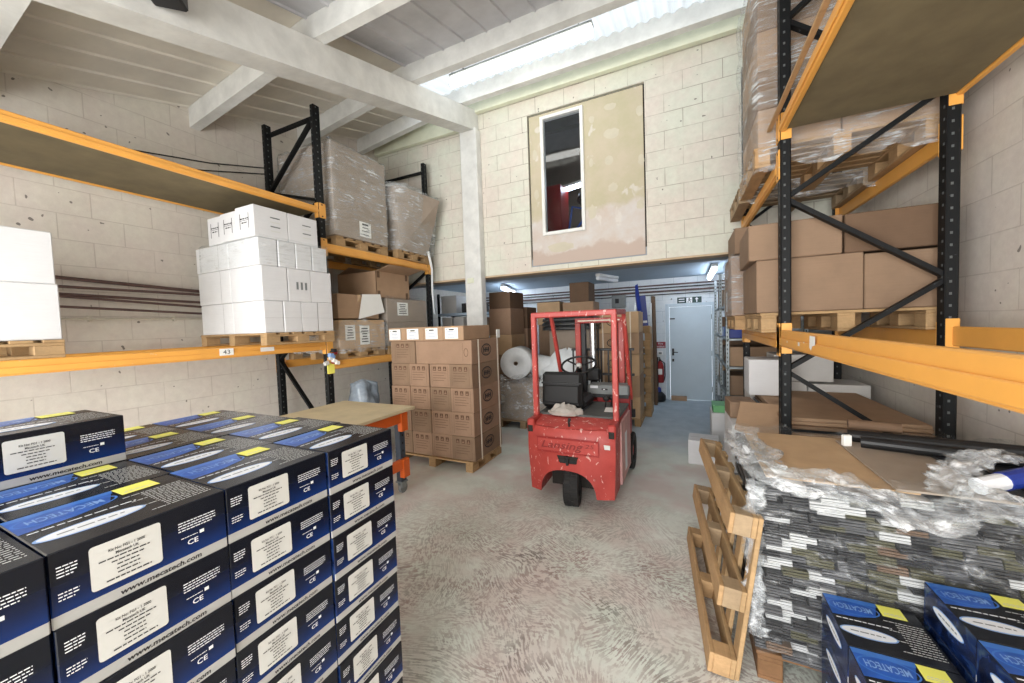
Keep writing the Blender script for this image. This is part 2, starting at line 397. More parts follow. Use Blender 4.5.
    def grid(s, P, nu, nv, mat, X=None, wrap=False):
        vs = [P(i/(nu if wrap else nu-1), j/(nv-1)) for j in range(nv) for i in range(nu)]
        fs = [(j*nu+i, j*nu+(i+1) % nu, (j+1)*nu+(i+1) % nu, (j+1)*nu+i) for j in range(nv-1) for i in range(nu if wrap else nu-1)]
        return s.add(vs, fs, mat, X)
    def mesh(s, name, smooth=False):
        me = bpy.data.meshes.new(name); me.from_pydata(s.v, [], s.f)
        for q in s.mats: me.materials.append(q)
        me.polygons.foreach_set('material_index', s.mi)
        if smooth: me.polygons.foreach_set('use_smooth', [True]*len(me.polygons))
        me.update(); return me
    def build(s, name, parent=None, smooth=False, loc=(0, 0, 0), rz=0):
        o = bpy.data.objects.new(name, s.mesh(name, smooth)); COL.objects.link(o)
        o.location = loc; o.rotation_euler = (0, 0, rz)
        if parent is not None: o.parent = parent
        return o

def frame(o, x, y):
    # matrix with origin o and page axes x, y
    o, x, y = Vector(o), Vector(x).normalized(), Vector(y).normalized(); z = x.cross(y)
    return Matrix(((x.x, y.x, z.x, o.x), (x.y, y.y, z.y, o.y), (x.z, y.z, z.z, o.z), (0, 0, 0, 1)))
FX = lambda x, y, z: frame((x, y, z), (0, 1, 0), (0, 0, 1))        # page on a face looking to +X
FY = lambda x, y, z: frame((x, y, z), (1, 0, 0), (0, 0, 1))        # page on a face looking to -Y
FXm = lambda x, y, z: frame((x, y, z), (0, -1, 0), (0, 0, 1))      # page on a face looking to -X

def tag(o, label, cat, group=None, kind=None):
    o['label'] = label; o['category'] = cat
    if group: o['group'] = group
    if kind: o['kind'] = kind
    return o
def thing(name, label, cat, loc=(0, 0, 0), rz=0, group=None):
    o = bpy.data.objects.new(name, None); COL.objects.link(o); o.location = loc; o.rotation_euler = (0, 0, rz)
    o.empty_display_size = .1
    return tag(o, label, cat, group)
def struct(o): o['kind'] = 'structure'; return o
def dup(root, loc, rz=None, label=None, group=None):
    c = root.copy(); COL.objects.link(c); c.location = loc
    if rz is not None: c.rotation_euler = (0, 0, rz)
    if label: c['label'] = label
    if group: c['group'] = group
    for ch in root.children:
        k = ch.copy(); COL.objects.link(k); k.parent = c
        for g in ch.children:
            q = g.copy(); COL.objects.link(q); q.parent = k
    return c
ORD = ['topmost', 'second from top', 'third from top', 'fourth from top', 'fifth from top', 'sixth from top', 'seventh from top', 'lowest']

# ------------------------------------------------------------------ camera
cd = bpy.data.cameras.new('camera'); cam = bpy.data.objects.new('camera', cd); COL.objects.link(cam); sc.camera = cam
f_, yaw, pit, rol = 369.8, .44048, .04229, -.034315
fwd = Vector((-math.sin(yaw)*math.cos(pit), math.cos(yaw)*math.cos(pit), -math.sin(pit)))
r = Vector((math.cos(yaw), math.sin(yaw), 0)); u = r.cross(fwd)
r2 = r*math.cos(rol)+u*math.sin(rol); u2 = u*math.cos(rol)-r*math.sin(rol)
cam.matrix_world = Matrix(((r2.x, u2.x, -fwd.x, 0), (r2.y, u2.y, -fwd.y, 0), (r2.z, u2.z, -fwd.z, 1.70), (0, 0, 0, 1)))
cd.sensor_fit = 'HORIZONTAL'; cd.sensor_width = 36; cd.lens = 36*f_/1024; cd.clip_start = .02; cd.clip_end = 100

EXPO = 0.68
# ------------------------------------------------------------------ the setting
XL, XR, YW, YB = -5.2, 1.72, 5.4, 8.6
def slab(name, lo, hi, mat, bev=0):
    b = MB(); b.box(lo, hi, mat, bev); return struct(b.build(name))
slab('floor', (XL-.2, -3.2, -.1), (4.2, YB+.2, 0), 'floor')
# roof height at the top of the tie beam, and at the sheets
zt = lambda y: 4.075+.283*(y-1.4)
def zr(x, y): return zt(y)+.25-.12*max(0, -3.14-x)
b = MB(); b.add([(XL, -3.2, 0), (XL, YB, 0), (XL, YB, 2.6), (XL, YW+.1, 2.6), (XL, YW+.1, zr(XL, YW+.1)), (XL, -3.2, zr(XL, -3.2)), (XL-.2, -3.2, 0), (XL-.2, YB, 0), (XL-.2, YB, 2.6), (XL-.2, YW+.1, 2.6), (XL-.2, YW+.1, zr(XL, YW+.1)), (XL-.2, -3.2, zr(XL, -3.2))],
  [(0, 1, 2, 3), (0, 3, 4, 5), (6, 9, 8, 7), (6, 11, 10, 9), (0, 6, 7, 1), (1, 7, 8, 2), (2, 8, 9, 3), (3, 9, 10, 4), (4, 10, 11, 5), (5, 11, 6, 0)], 'wallL')
struct(b.build('wall_left'))
b = MB(); b.box((XR, -3.2, 0), (XR+.2, YB, 6.2), 'wallL'); struct(b.build('wall_right'))
# upper wall across the mezzanine edge, with the boarded opening
x0, x1, z0, z1 = -2.165, -.465, 2.60, 4.90
b = MB(); b.box((XL, YW, 2.53), (x0, YW+.2, 5.62), 'wallB'); b.box((x1, YW, 2.53), (XR, YW+.2, 5.62), 'wallB')
b.box((x0, YW, z1), (x1, YW+.2, 5.62), 'wallB'); b.box((x0, YW, 2.53), (x1, YW+.2, z0), 'wallB')
struct(b.build('wall_back_upper'))
wx0, wx1, wz0, wz1 = -1.96, -1.30, 3.055, 4.83
b = MB(); g = .022
b.box((x0+g, YW+.02, z0+g), (wx0, YW+.06, z1-g), 'panel'); b.box((wx1, YW+.02, z0+g), (x1-g, YW+.06, z1-g), 'panel')
b.box((wx0, YW+.02, z0+g), (wx1, YW+.06, wz0), 'panel'); b.box((wx0, YW+.02, wz1), (wx1, YW+.06, z1-g), 'panel')
for (px, pz, pw, ph) in ((-.92, 4.71, .17, .09), (-.91, 4.34, .22, .14), (-.95, 3.98, .12, .13), (-.90, 3.60, .13, .13), (-1.18, 4.6, .08, .1), (-1.2, 4.0, .06, .12), (-.53, 4.55, .09, .14), (-.52, 3.9, .08, .16), (-.54, 3.3, .1, .14), (-1.2, 3.3, .12, .2), (-2.06, 4.3, .07, .16), (-2.05, 3.7, .08, .14), (-1.7, 2.86, .4, .14)):
    b.add([(px+pw/2*(1+.3*noise.noise(Vector((px, q, pz))))*math.cos(q*PI/8), YW+.0185, pz+ph/2*(1+.3*noise.noise(Vector((q, px, pz))))*math.sin(q*PI/8)) for q in range(16)], [tuple(range(16))], 'filler')
for a in ((x0, z0, x0+g, z1), (x1-g, z0, x1, z1), (x0, z1-g, x1, z1)): b.box((a[0], YW+.05, a[1]), (a[2], YW+.08, a[3]), 'gap')
struct(b.build('wall_infill'))
b = MB(); fw = .05
for lo, hi in (((wx0, wz0), (wx0+fw, wz1)), ((wx1-fw, wz0), (wx1, wz1)), ((wx0+fw, wz0), (wx1-fw, wz0+fw)), ((wx0+fw, wz1-fw), (wx1-fw, wz1))):
    b.box((lo[0], YW-.012, lo[1]), (hi[0], YW+.09, hi[1]), 'white', .006)
w = struct(b.build('window_1'))
b = MB(); b.box((wx0+fw, YW+.04, wz0+fw), (wx1-fw, YW+.046, wz1-fw), 'glass'); b.build('pane', w)
slab('trim_1', (XL, YW-.012, 2.505), (XR, YW+.2, 2.53), 'trimB')
# mezzanine soffit, downstand and store behind
slab('ceiling_store', (XL, YW+.55, 2.60), (XR, YB, 2.75), 'ceilB')
slab('beam_soffit', (XL, YW+.03, 2.515), (XR, YW+.55, 2.72), 'soffit')
b = MB(); b.box((XL, YB, 0), (-.40, YB+.2, 2.6), 'wallN'); b.box((.56, YB, 0), (XR, YB+.2, 2.6), 'wallN'); b.box((-.40, YB, 2.05), (.56, YB+.2, 2.6), 'wallN')
struct(b.build('wall_back'))
b = MB(); b.box((-.395, YB-.03, 0), (-.32, YB+.05, 2.05), 'doorp', .006); b.box((.48, YB-.03, 0), (.555, YB+.05, 2.05), 'doorp', .006); b.box((-.32, YB-.03, 1.98), (.48, YB+.05, 2.05), 'doorp', .006)
struct(b.build('trim_2'))
b = MB(); b.box((-.315, YB-.005, .012), (.475, YB+.04, 1.975), 'doorp', .004); d = struct(b.build('door_1'))
b = MB(); b.tube([(-.255, YB-.005, 1.02), (-.255, YB-.055, 1.02), (-.16, YB-.055, 1.02)], .011, 'black', 8); b.box((-.275, YB-.014, .95), (-.235, YB-.005, 1.1), 'black', .003); b.build('door_handle', d)
b = MB(); b.box((-.275, YB-.02, .82), (-.235, YB-.005, .88), 'black', .003); b.build('door_lock', d)
b = MB(); b.box((-.31, YB-.03, 1.72), (-.21, YB-.005, 1.745), 'gap', .003); b.build('door_bolt', d)
for z in (.25, 1.0, 1.75):
    b = MB(); b.tube([(.478, YB-.012, z-.05), (.478, YB-.012, z+.05)], .009, 'galv', 8); b.build('hinge', d)
# back room seen through the window, over the mezzanine
slab('wall_mezzanine', (XL, 9.4, 2.75), (XR, 9.5, 7.4), 'cardgrey'); slab('wall_mezzanine_left', (XL-.2, YW+.2, 2.75), (XL, 9.5, 7.2), 'cardgrey'); slab('wall_mezzanine_right', (XR, YW+.2, 2.75), (XR+.2, 9.5, 7.2), 'cardgrey')
slab('floor_mezzanine', (XL, YW+.2, 2.75), (XR, 9.5, 2.8), 'chip')

# roof: tie beam, purlins, lining, sheets, rooflight
def sloped(name, x0, x1, y0, y1, dz0, dz1, mat):
    b = MB(); p = lambda x, y, d: (x, y, zt(y)+d)
    vs = [p(x, y, d) for d in (dz0, dz1) for y in (y0, y1) for x in (x0, x1)]
    b.add(vs, [(0, 2, 3, 1), (4, 5, 7, 6), (0, 1, 5, 4), (2, 6, 7, 3), (0, 4, 6, 2), (1, 3, 7, 5)], mat)
    return struct(b.build(name))
sloped('beam_tie', -3.26, -3.02, -3.2, YW, -.315, 0, 'whitewood')
def purlin(y, extra=0):
    b = MB(); y = y-.06
    for (xa, xb) in ((XL, -3.14), (-3.14, XR)):
        def P(x, yy, d): return (x, yy, zt(y+.05)+d-.12*max(0, -3.14-x)+.02)
        vs = [P(x, yy, d) for d in (-.015, .215) for yy in (y, y+.1) for x in (xa, xb)]
        b.add(vs, [(0, 2, 3, 1), (4, 5, 7, 6), (0, 1, 5, 4), (2, 6, 7, 3), (0, 4, 6, 2), (1, 3, 7, 5)], 'whitewood')
    return struct(b.build('beam_purlin'))
for y in (-2.6, -1.3, -.2, .90, 2.49, 3.84, 4.97): purlin(y)
def roofpart(name, xa, xb, ya, yb, mat, step, h, prof):
    # profiled boards or sheets, ribs running up the slope
    b = MB(); n = int((xb-xa)/step); xs = []
    for i in range(n+1):
        for dx, dz in prof: xs.append((min(xb, xa+i*step+dx*step), dz*h))
    vs = []
    for x, dz in xs:
        for y in (ya, yb): vs.append((x, y, zr(x, y)-.015+dz))
    m = len(xs)
    b.add(vs, [(2*i, 2*i+1, 2*i+3, 2*i+2) for i in range(m-1) if xs[i+1][0] > xs[i][0]+1e-6], mat)
    o = b.build(name); return struct(o)
board = [(0, .9), (.03, 0), (.06, 0), (.09, .9), (.94, .9)]
rib = [(0, 0), (.03, -1), (.08, -1), (.11, 0)]
roofpart('roof_lining_left', XL, -3.14, -3.2, 3.84, 'rooflin', .29, .02, board)
roofpart('roof_lining_eave', XL, -3.95, 3.84, YW+.1, 'rooflin', .29, .02, board)
roofpart('roof_sheet', -3.14, XR, -3.2, 3.84, 'roofmet', .29, .018, rib)
wavep = [(k/8, math.sin(2*PI*k/8)) for k in range(8)]
roofpart('roof_light_sheet', -3.95, XR, 3.86, YW+.05, 'glassroof', .15, .022, wavep)
slab('trim_3', (XL, YW-.10, 5.14), (XR, YW-.02, 5.36), 'creamwood', .004)
b = MB(); b.box((XL, YW-.10, 4.94), (-3.3, YW-.02, 5.14), 'creamwood', .004); struct(b.build('trim_4'))
b = MB(); b.box((XL, 5.4, 5.6), (XR, 5.6, 5.8), 'white'); struct(b.build('wall_cap'))
b = MB(); b.add([(XL, 5.6, 5.62), (XR, 5.6, 5.62), (XR, 9.5, 6.75), (XL, 9.5, 6.75)], [(0, 1, 2, 3)], 'roofmet')
n = 50
for i in range(n):
    x = -4+i*.12; b.bar((x, 5.62, 5.61), (x, 9.45, 6.72), .05, .03, 'roofmet')
struct(b.build('roof_mezzanine'))
b = MB(); b.box((-4, 7.4, 5.66), (1.5, 7.55, 5.95), 'chipdk'); struct(b.build('beam_mezzanine'))
# square white post under the tie beam
b = MB(); b.box((-3.29, 5.24, 0), (-2.985, YW-.001, zt(5.3)-.3), 'whitewood', .012); struct(b.build('pillar'))
b = MB(); b.box((-3.24, 5.225, 2.42), (-3.12, 5.24, 2.5), 'creamwood', .004)
tag(b.build('junction_box'), 'small cream junction box fixed on the white square pillar', 'junction box')
# open loading door behind the camera: wall pieces either side
slab('wall_front_left', (XL, -3.4, 0), (-4.2, -3.2, 4), 'wallL'); slab('wall_front_right', (1.2, -3.4, 0), (XR+.2, -3.2, 4), 'wallL')

# light: sky outside, daylight through the rooflight, added fill at the loading door, tubes
wd = bpy.data.worlds.new('sky'); sc.world = wd; wd.use_nodes = True
bg = wd.node_tree.nodes['Background']; bg.inputs[0].default_value = (*lin((236, 242, 250)), 1); bg.inputs[1].default_value = 1.55
sd = bpy.data.lights.new('door_fill', 'AREA'); sd.shape = 'RECTANGLE'; sd.size = 5.2; sd.size_y = 3.2; sd.energy = 390; sd.color = (1, .99, .97)  # added area light, fill for the daylight from behind the camera
so = bpy.data.objects.new('door_fill', sd); COL.objects.link(so); so.location = (-1.4, -3.15, 2.0); so.rotation_euler = (PI/2, 0, 0)
# ------------------------------------------------------------------ lamps and services
def batten(name, label, p, q, lit, mat, group=None, drop=(), big=False):
    t = thing(name, label, 'light fitting', p, 0, group); P, Q = Vector(p), Vector(q); d = Q-P
    b = MB(); b.bar((0, 0, 0), d, .10 if big else .09, .03 if big else .05, 'grey' if big else 'white', bev=.006); b.build('tray', t)
    b = MB(); o = Vector((0, 0, -.058)); b.tube([o+d*.005-Vector((0, 0, .02 if big else 0)), o+d*.995-Vector((0, 0, .02 if big else 0))], .056 if big else .036, mat, 14); b.build('tube' if lit else 'diffuser', t)
    for s in drop:
        b = MB(); b.tube([d*s[0], Vector(s[1])-P], .006, 'cable', 5); b.build('hanging_chain', t)
    return t
batten('ceiling_batten', 'long lit fluorescent batten hung on chains below the rooflight', (-2.68, 4.12, 4.90), (-.86, 4.12, 4.90), True, 'tuben', drop=((.03, (-2.66, 3.90, 5.0)), (.92, (-1.0, 3.90, 5.0))), big=True)
batten('ceiling_batten', 'lit tube under the mezzanine soffit right of the pillar, above stacked cartons', (-3.5, 7.05, 2.56), (-3.85, 8.4, 2.56), True, 'tubeb')
batten('ceiling_batten', 'lit tube under the mezzanine soffit near the fire exit door', (.43, 6.8, 2.56), (.43, 8.3, 2.56), True, 'tubeb')
batten('ceiling_batten', 'short unlit tube under the mezzanine soffit above the forklift', (-1.42, 6.7, 2.56), (-1.2, 7.4, 2.56), False, 'printw')
batten('ceiling_batten', 'lit batten seen through the upper window in the mezzanine room', (-2.1, 7.0, 4.32), (-1.0, 7.0, 4.46), True, 'tubeb')
for i, (x, y) in enumerate(((-1.2, .2), (-1.2, -1.8))):  # extra battens out of view, added to fill the room with light
    z = zt(y)-.15
    batten('ceiling_batten', ('added fill batten hung overhead out of view, in front of the roof purlins', 'added fill batten hung overhead out of view, towards the loading door')[i], (x-.9, y, z), (x+.9, y, z), True, 'tuben', drop=((.1, (x-.72, y, zt(y)+.24)), (.9, (x+.72, y, zt(y)+.24))))
b = MB(); b.tube([(-2.62, 3.95, 4.98), (-2.5, 4.0, 4.93), (-2.45, 4.06, 4.90), (-2.5, 4.12, 4.93)], .008, 'cable', 6)
tag(b.build('lamp_cable'), 'black flex looping to the hanging batten', 'cable')
t = thing('floodlight', 'dark square floodlight mounted high on the white tie beam', 'floodlight', (-2.9, 1.27, 3.80))
b = MB(); b.box((-.09, -.09, 0), (.09, .09, .22), 'black', .012, Matrix.Rotation(PI/4, 4, 'Z')); b.build('housing', t)
b = MB(); b.box((-.12, -.03, .06), (-.06, .03, .16), 'galv', .004); b.build('bracket', t)
# pipes along the left wall
ps = [(2.283, 2.233, .017), (2.20, 2.19, .013), (2.131, 2.10, .014), (2.11, 2.05, .012), (2.015, 1.97, .012)]
for i, (za, zb, rr) in enumerate(ps):
    k = (zb-za)/1.02
    b = MB(); b.tube([(XL+.04+.012*i, -.4, za-k*1.7), (XL+.04+.012*i, 3.2, zb+k*.9)], rr, 'rust', 8)
    tag(b.build('wall_pipe'), ('uppermost brown steel pipe on the left wall', 'second brown steel pipe down on the left wall', 'third brown steel pipe down on the left wall, crossing its neighbour', 'fourth brown steel pipe down on the left wall, sloping away', 'lowest brown steel pipe on the left wall, above the conduit')[i], 'pipe', 'pipes along the left wall')
b = MB(); b.tube([(XL+.03, -.4, 1.895), (XL+.03, 3.2, 1.915)], .010, 'conduit', 8)
for y in (1.5, 2.15): b.box((XL, y-.012, 1.88), (XL+.035, y+.012, 1.935), 'conduit')
tag(b.build('wall_conduit'), 'thin cream conduit clipped to the left wall below the pipes', 'conduit')
for i, (a, c) in enumerate((((XL+.02, 1.9, 3.66), (XL+.02, 3.3, 3.98)), ((XL+.02, 1.7, 3.50), (XL+.02, 3.3, 3.90)))):
    b = MB(); b.tube([a, [(p+q)/2-(.03 if k == 2 else 0) for k, (p, q) in enumerate(zip(a, c))], c], .007, 'cable', 6)
    tag(b.build('wall_cable'), ('upper dark cable clipped high on the left wall', 'lower dark cable clipped high on the left wall')[i], 'cable')
# conduits across the back wall of the store
for i, z in enumerate((2.46, 2.40, 2.33, 2.26)):
    b = MB(); b.tube([(XL+.1, YB-.05, z-.01), (.9, YB-.05, z)], (.016, .013, .02, .011)[i], ('rust', 'cable', 'rust', 'cable')[i], 7)
    tag(b.build('conduit_run'), ('uppermost brown conduit across the store back wall', 'thin black cable run under the top conduit on the back wall', 'thick brown conduit across the store back wall', 'lowest black cable run across the store back wall')[i], 'conduit', 'conduits on the store back wall')
b = MB(); b.box((-1.5, YB-.12, 2.02), (-1.2, YB, 2.3), 'grey', .01); b.box((-1.42, YB-.125, 2.12), (-1.34, YB-.12, 2.22), 'ink')
tag(b.build('switch_box'), 'grey electrical switch box high on the back wall behind the forklift', 'switch box')
# exit and fire signs
t = MB(); X = FY(.07, YB-.012, 2.11); t.box((-.10-.06, YB-.011, 2.045), (.30, YB, 2.175), 'signg')
t.quad(-.20, .018, -.09, .034, 'printw', X, .001); t.quad(-.20, -.03, -.09, -.014, 'printw', X, .001)
t.quad(-.055, -.055, .055, .055, 'printw', X, .001)
t.ell(.0, .036, .013, .013, 'signg', X, .002); t.add([(-.02, .02, .002), (.02, .015, .002), (.01, -.02, .002), (-.012, -.012, .002)], [(3, 2, 1, 0)], 'signg', X)
t.quad(-.03, -.05, -.016, -.012, 'signg', X, .002); t.quad(.012, -.05, .024, -.014, 'signg', X, .002); t.quad(.02, .0, .042, .012, 'signg', X, .002)
t.add([(.105, .012, .001), (.14, .052, .001), (.175, .012, .001), (.15, .012, .001), (.15, -.045, .001), (.13, -.045, .001), (.13, .012, .001)], [(6, 5, 4, 3, 2, 1, 0)], 'printw', X)
tag(t.build('exit_sign'), 'green running man exit sign with white arrow above the door', 'sign')
t = MB(); t.box((-.60, YB-.01, 1.11), (-.40, YB, 1.245), 'signr'); X = FY(-.5, YB-.012, 1.178)
t.text('Fire', 0, .03, .09, .04, 'printw', X); t.text('action', 0, -.032, .15, .04, 'printw', X)
tag(t.build('fire_sign'), 'small red fire notice with white words left of the door', 'sign')
b = MB(); b.box((-.56, YB-.04, .96), (-.46, YB, 1.04), 'white', .006); b.quad(-.03, -.02, .03, .02, 'grey', FY(-.51, YB-.041, 1.0))
tag(b.build('call_point'), 'small white and grey wall switch below the red sign', 'switch')
t = thing('fire_extinguisher', 'red fire extinguisher with black hose hung beside the door', 'fire extinguisher', (-.515, YB-.12, .38))
b = MB(); b.lathe([(0, 0), (.07, 0), (.08, .02), (.08, .34), (.06, .42), (.025, .46), (0, .46)], 'redplain', None, 18); b.build('cylinder', t, True)
b = MB(); b.box((-.02, -.05, .46), (.02, .05, .5), 'black', .005); b.bar((0, .03, .5), (0, -.11, .55), .02, .012, 'black'); b.build('valve', t)
b = MB(); b.tube([(.02, -.05, .48), (.1, -.06, .42), (.1, -.05, .15), (.08, -.06, .05)], .012, 'black', 6); b.build('hose', t)
b = MB(); b.quad(-.05, -.06, .05, .06, 'paper', FY(0, -.0815, .24)); b.build('instruction_label', t)
# dark boots and brush by the extinguisher
t = thing('floor_polisher', 'dark low floor polisher standing by the extinguisher', 'machine', (-.56, 8.3, 0))
b = MB(); b.lathe([(0, .02), (.15, .02), (.16, .05), (.16, .13), (.1, .2), (0, .22)], 'black', None, 18); b.build('base', t, True)
b = MB(); b.tube([(0, .05, .2), (0, .14, .9), (-.06, .15, 1.0)], .018, 'black', 7); b.build('handle', t)
b = MB(); b.box((-.07, -.06, .2), (.07, .06, .3), 'bluebag', .02); b.build('motor', t)
t = MB(); t.box((-.30, YB-.12, 0), (.0, YB-.02, .09), 'card', .004); tag(t.build('cardboard_strip'), 'small brown cardboard piece lying at the foot of the door', 'cardboard')

# ------------------------------------------------------------------ pallets
def pallet(name, label, loc, w, d, rz=0, h=.14, nb=7, wm='wood', group=None, along='x', front=None):
    # boards run along x of the pallet; stringers and blocks along y
    t = thing(name, label, 'pallet', loc, rz, group); bt = .02; bh = h-3*bt
    b = MB(); bw = d/nb*.74
    for i in range(nb):
        y = -d/2+bw/2+(d-bw)*i/(nb-1); b.box((-w/2, y-bw/2, h-bt), (w/2, y+bw/2, h), wm, .003)
    for x in (-w/2+.055, 0, w/2-.055): b.box((x-.05, -d/2, h-2*bt), (x+.05, d/2, h-bt), wm, .003)
    b.build('top_deck', t)
    for x in (-w/2+.055, 0, w/2-.055):
        for y in (-d/2+.07, 0, d/2-.07):
            k = MB(); k.box((x-.05, y-.07, bt), (x+.05, y+.07, bt+bh), wm, .004); k.build('block', t)
    for x in (-w/2+.055, 0, w/2-.055):
        b = MB(); b.box((x-.05, -d/2, 0), (x+.05, d/2, bt), wm, .003); b.build('bottom_board', t)
    return t

# ------------------------------------------------------------------ cartons
def carton(label, x0, x1, y0, y1, z0, z1, mat='card', group=None, cat='carton', name='carton', seam='seam', tape=True, flaps='x', rz=0, bev=.006, extra=None):
    w, d, h = x1-x0, y1-y0, z1-z0
    t = MB(); t.box((-w/2, -d/2, 0), (w/2, d/2, h), mat, bev)
    # closing seam over the lid, and tape carried down the ends
    if flaps == 'x': t.box((-w/2+.01, -.0025, h-.002), (w/2-.01, .0025, h+.0008), seam)
    else: t.box((-.0025, -d/2+.01, h-.002), (.0025, d/2-.01, h+.0008), seam)
    o = t.build(name, None, False, ((x0+x1)/2, (y0+y1)/2, z0), rz)
    tag(o, label, cat, group)
    if tape:
        k = MB()
        if flaps == 'x':
            k.box((-w/2-.001, -.025, h), (w/2+.001, .025, h+.0012), 'tape')
            for s in (-1, 1): k.box((s*w/2-.0012, -.025, h*.72), (s*w/2+.0012, .025, h+.0012), 'tape')
        else:
            k.box((-.025, -d/2-.001, h), (.025, d/2+.001, h+.0012), 'tape')
            for s in (-1, 1): k.box((-.025, s*d/2-.0012, h*.72), (.025, s*d/2+.0012, h+.0012), 'tape')
        k.build('parcel_tape', o)
    return o
def paper(o, X, w, h, lines=5, head=False, mat='paper', ink='ink', name='shipping_label'):
    k = MB(); k.quad(-w/2, -h/2, w/2, h/2, mat, X, .0015)
    rnd = random.Random(len(bpy.data.objects))
    for i in range(lines):
        v = h*(.34-.68*i/max(1, lines-1)); a = w*(.38-.16*rnd.random()); hh = h*.028
        if head and i == 0: hh = h*.06
        k.quad(-a, v-hh, a, v+hh, ink, X, .0025)
    return k.build(name, o)
def wrap(name, label, x0, x1, y0, y1, z0, z1, mat='film', amp=.012, seed=1, n=34, nv=14, bulge=.02, lip=.12, cat='plastic wrap', group=None, flare=0):
    # a loose film sleeve round a load, gathered over the top edge
    per = [(x0, y0), (x1, y0), (x1, y1), (x0, y1)]; L = [x1-x0, y1-y0, x1-x0, y1-y0]; T = sum(L)
    cx, cy = (x0+x1)/2, (y0+y1)/2; base = MB()
    def P(a, t):
        s = a*T; k = 0
        while k < 3 and s > L[k]: s -= L[k]; k += 1
        f = min(1, s/L[k]); p, q = per[k], per[(k+1) % 4]
        x, y = p[0]+(q[0]-p[0])*f, p[1]+(q[1]-p[1])*f
        side = min(1, 1/.86) ; 
        if t < .82: z = z0+(z1-z0)*t/.82; ins = 0
        else: z = z1+.015; ins = (t-.82)/.18*lip
        dx, dy = x-cx, y-cy
        nx = (1 if k == 1 else -1 if k == 3 else 0); ny = (-1 if k == 0 else 1 if k == 2 else 0)
        w = noise.noise(Vector((x*5+seed, y*5, z*4)))*amp+noise.noise(Vector((x*14+seed, y*14, z*9)))*amp*.5
        o = bulge+abs(w)+.008+flare*t
        zz = z+(noise.noise(Vector((x*9, y*9, seed)))*amp*2.2 if t > .8 or t < .05 else 0)+(.012 if t > .82 else 0)
        return (x+nx*(o-ins), y+ny*(o-ins), max(zz, z0))
    base.grid(P, n*2, nv, mat, None, True)
    o = base.build(name, None, True); return tag(o, label, cat, group)
# ------------------------------------------------------------------ pallet racking
def rack(label, frames, xf, xr, side, bays, cat='racking', nodes=None):
    # side: +1 when the aisle lies to +X of the front posts
    t = thing('pallet_rack', label, cat, (0, 0, 0))
    for fi, (y, h) in enumerate(frames):
        for x, fr in ((xf, 1), (xr, 0)):
            b = MB(); b.box((x-.032, y-.045, .006), (x+.032, y+.045, h), 'upright', .008)
            z = .3
            while z < h-.05:
                for s in (-1, 1):
                    b.box((x-.014, y+s*.0455-.0008, z), (x-.002, y+s*.0455+.0008, z+.016), 'hole')
                    b.box((x+s*.0325-.0008, y-.018, z+.03), (x+s*.0325+.0008, y-.004, z+.046), 'hole')
                z += .075
            b.box((x-.06, y-.06, 0), (x+.06, y+.06, .008), 'upright')
            b.build('post', t)
        nd = nodes[fi] if nodes else [.25, .85, 1.45, 2.05, 2.65, 3.25, 3.85]
        for k in range(len(nd)-1):
            a, c = (xf, xr) if k % 2 == 0 else (xr, xf)
            b = MB(); b.bar((a, y, nd[k]), (c, y, nd[k+1]), .03, .05, 'upright', (0, 1, 0)); b.build('brace', t)
        b = MB(); b.bar((xf, y, h-.14), (xr, y, h-.14), .03, .05, 'upright', (0, 1, 0)); b.build('brace', t)
    for (ya, yb, z0, z1, deck) in bays:
        for x, s in ((xf, side), (xr, -side)):
            b = MB(); h = z1-z0; xa = x+s*.034
            lo, hi = min(xa, x), max(xa, x)
            b.box((lo, ya+.047, z0), (hi, yb-.047, z1), 'orange', .006)
            e = x+s*.034
            b.box((min(e, e+s*.01), ya+.047, z0+.012), (max(e, e+s*.01), yb-.047, z0+h*.55), 'orange', .004)
            bm_ = b.build('beam', t)
            for yy, q in ((ya, 1), (yb, -1)):
                k = MB(); e2 = x+s*.033
                k.box((min(e2, e2+s*.008), yy-.04, z0-.05), (max(e2, e2+s*.008), yy+.05, z1+.05), 'orange', .003)
                k.box((x-.03, min(yy+q*.046, yy+q*.052), z0-.05), (x+.033, max(yy+q*.046, yy+q*.052), z1+.05), 'orange', .002)
                for zz in (z0-.03, z1+.03): k.box((min(e2+s*.008, e2+s*.0095), yy-.008, zz-.008), (max(e2+s*.008, e2+s*.0095), yy+.008, zz+.008), 'gap')
                k.build('beam_connector', bm_)
        if deck:
            b = MB(); b.box((min(xf, xr)+.002, ya+.06, z0+.012), (max(xf, xr)-.002, yb-.06, z0+.034), deck, .003); b.build('deck_board', t)
    return t
LF, LR = -4.0, -4.93
rk = rack('black and orange pallet racking along the left wall', [(.5, 4.42), (3.15, 4.42), (5.2, 4.50)], LF, LR, 1,
     [(.5, 3.15, 1.486, 1.586, None), (.5, 3.15, 3.13, 3.208, 'chipdk'), (3.15, 5.2, 2.68, 2.79, None), (3.15, 5.2, 1.235, 1.34, None)],
     nodes=[[.3, .95, 1.45, 2.1, 2.7, 3.3, 3.95], [.35, 1.35, 2.05, 2.7, 3.3, 3.55, 4.3], [.3, .95, 1.45, 2.1, 2.7, 3.3, 3.95, 4.3]])
k = MB(); X = FX(LF+.046, 2.02, 1.545); k.quad(-.06, -.032, .06, .032, 'paper', X); k.text('43', 0, 0, .06, .04, 'ink', X, .001)
k.build('bay_label', rk)['label'] = 'white bay label with handwritten number'
k = MB(); X = FX(LF+.046, 2.40, 1.545); k.quad(-.07, -.022, .07, .02, 'paper', X); k.build('torn_label', rk)
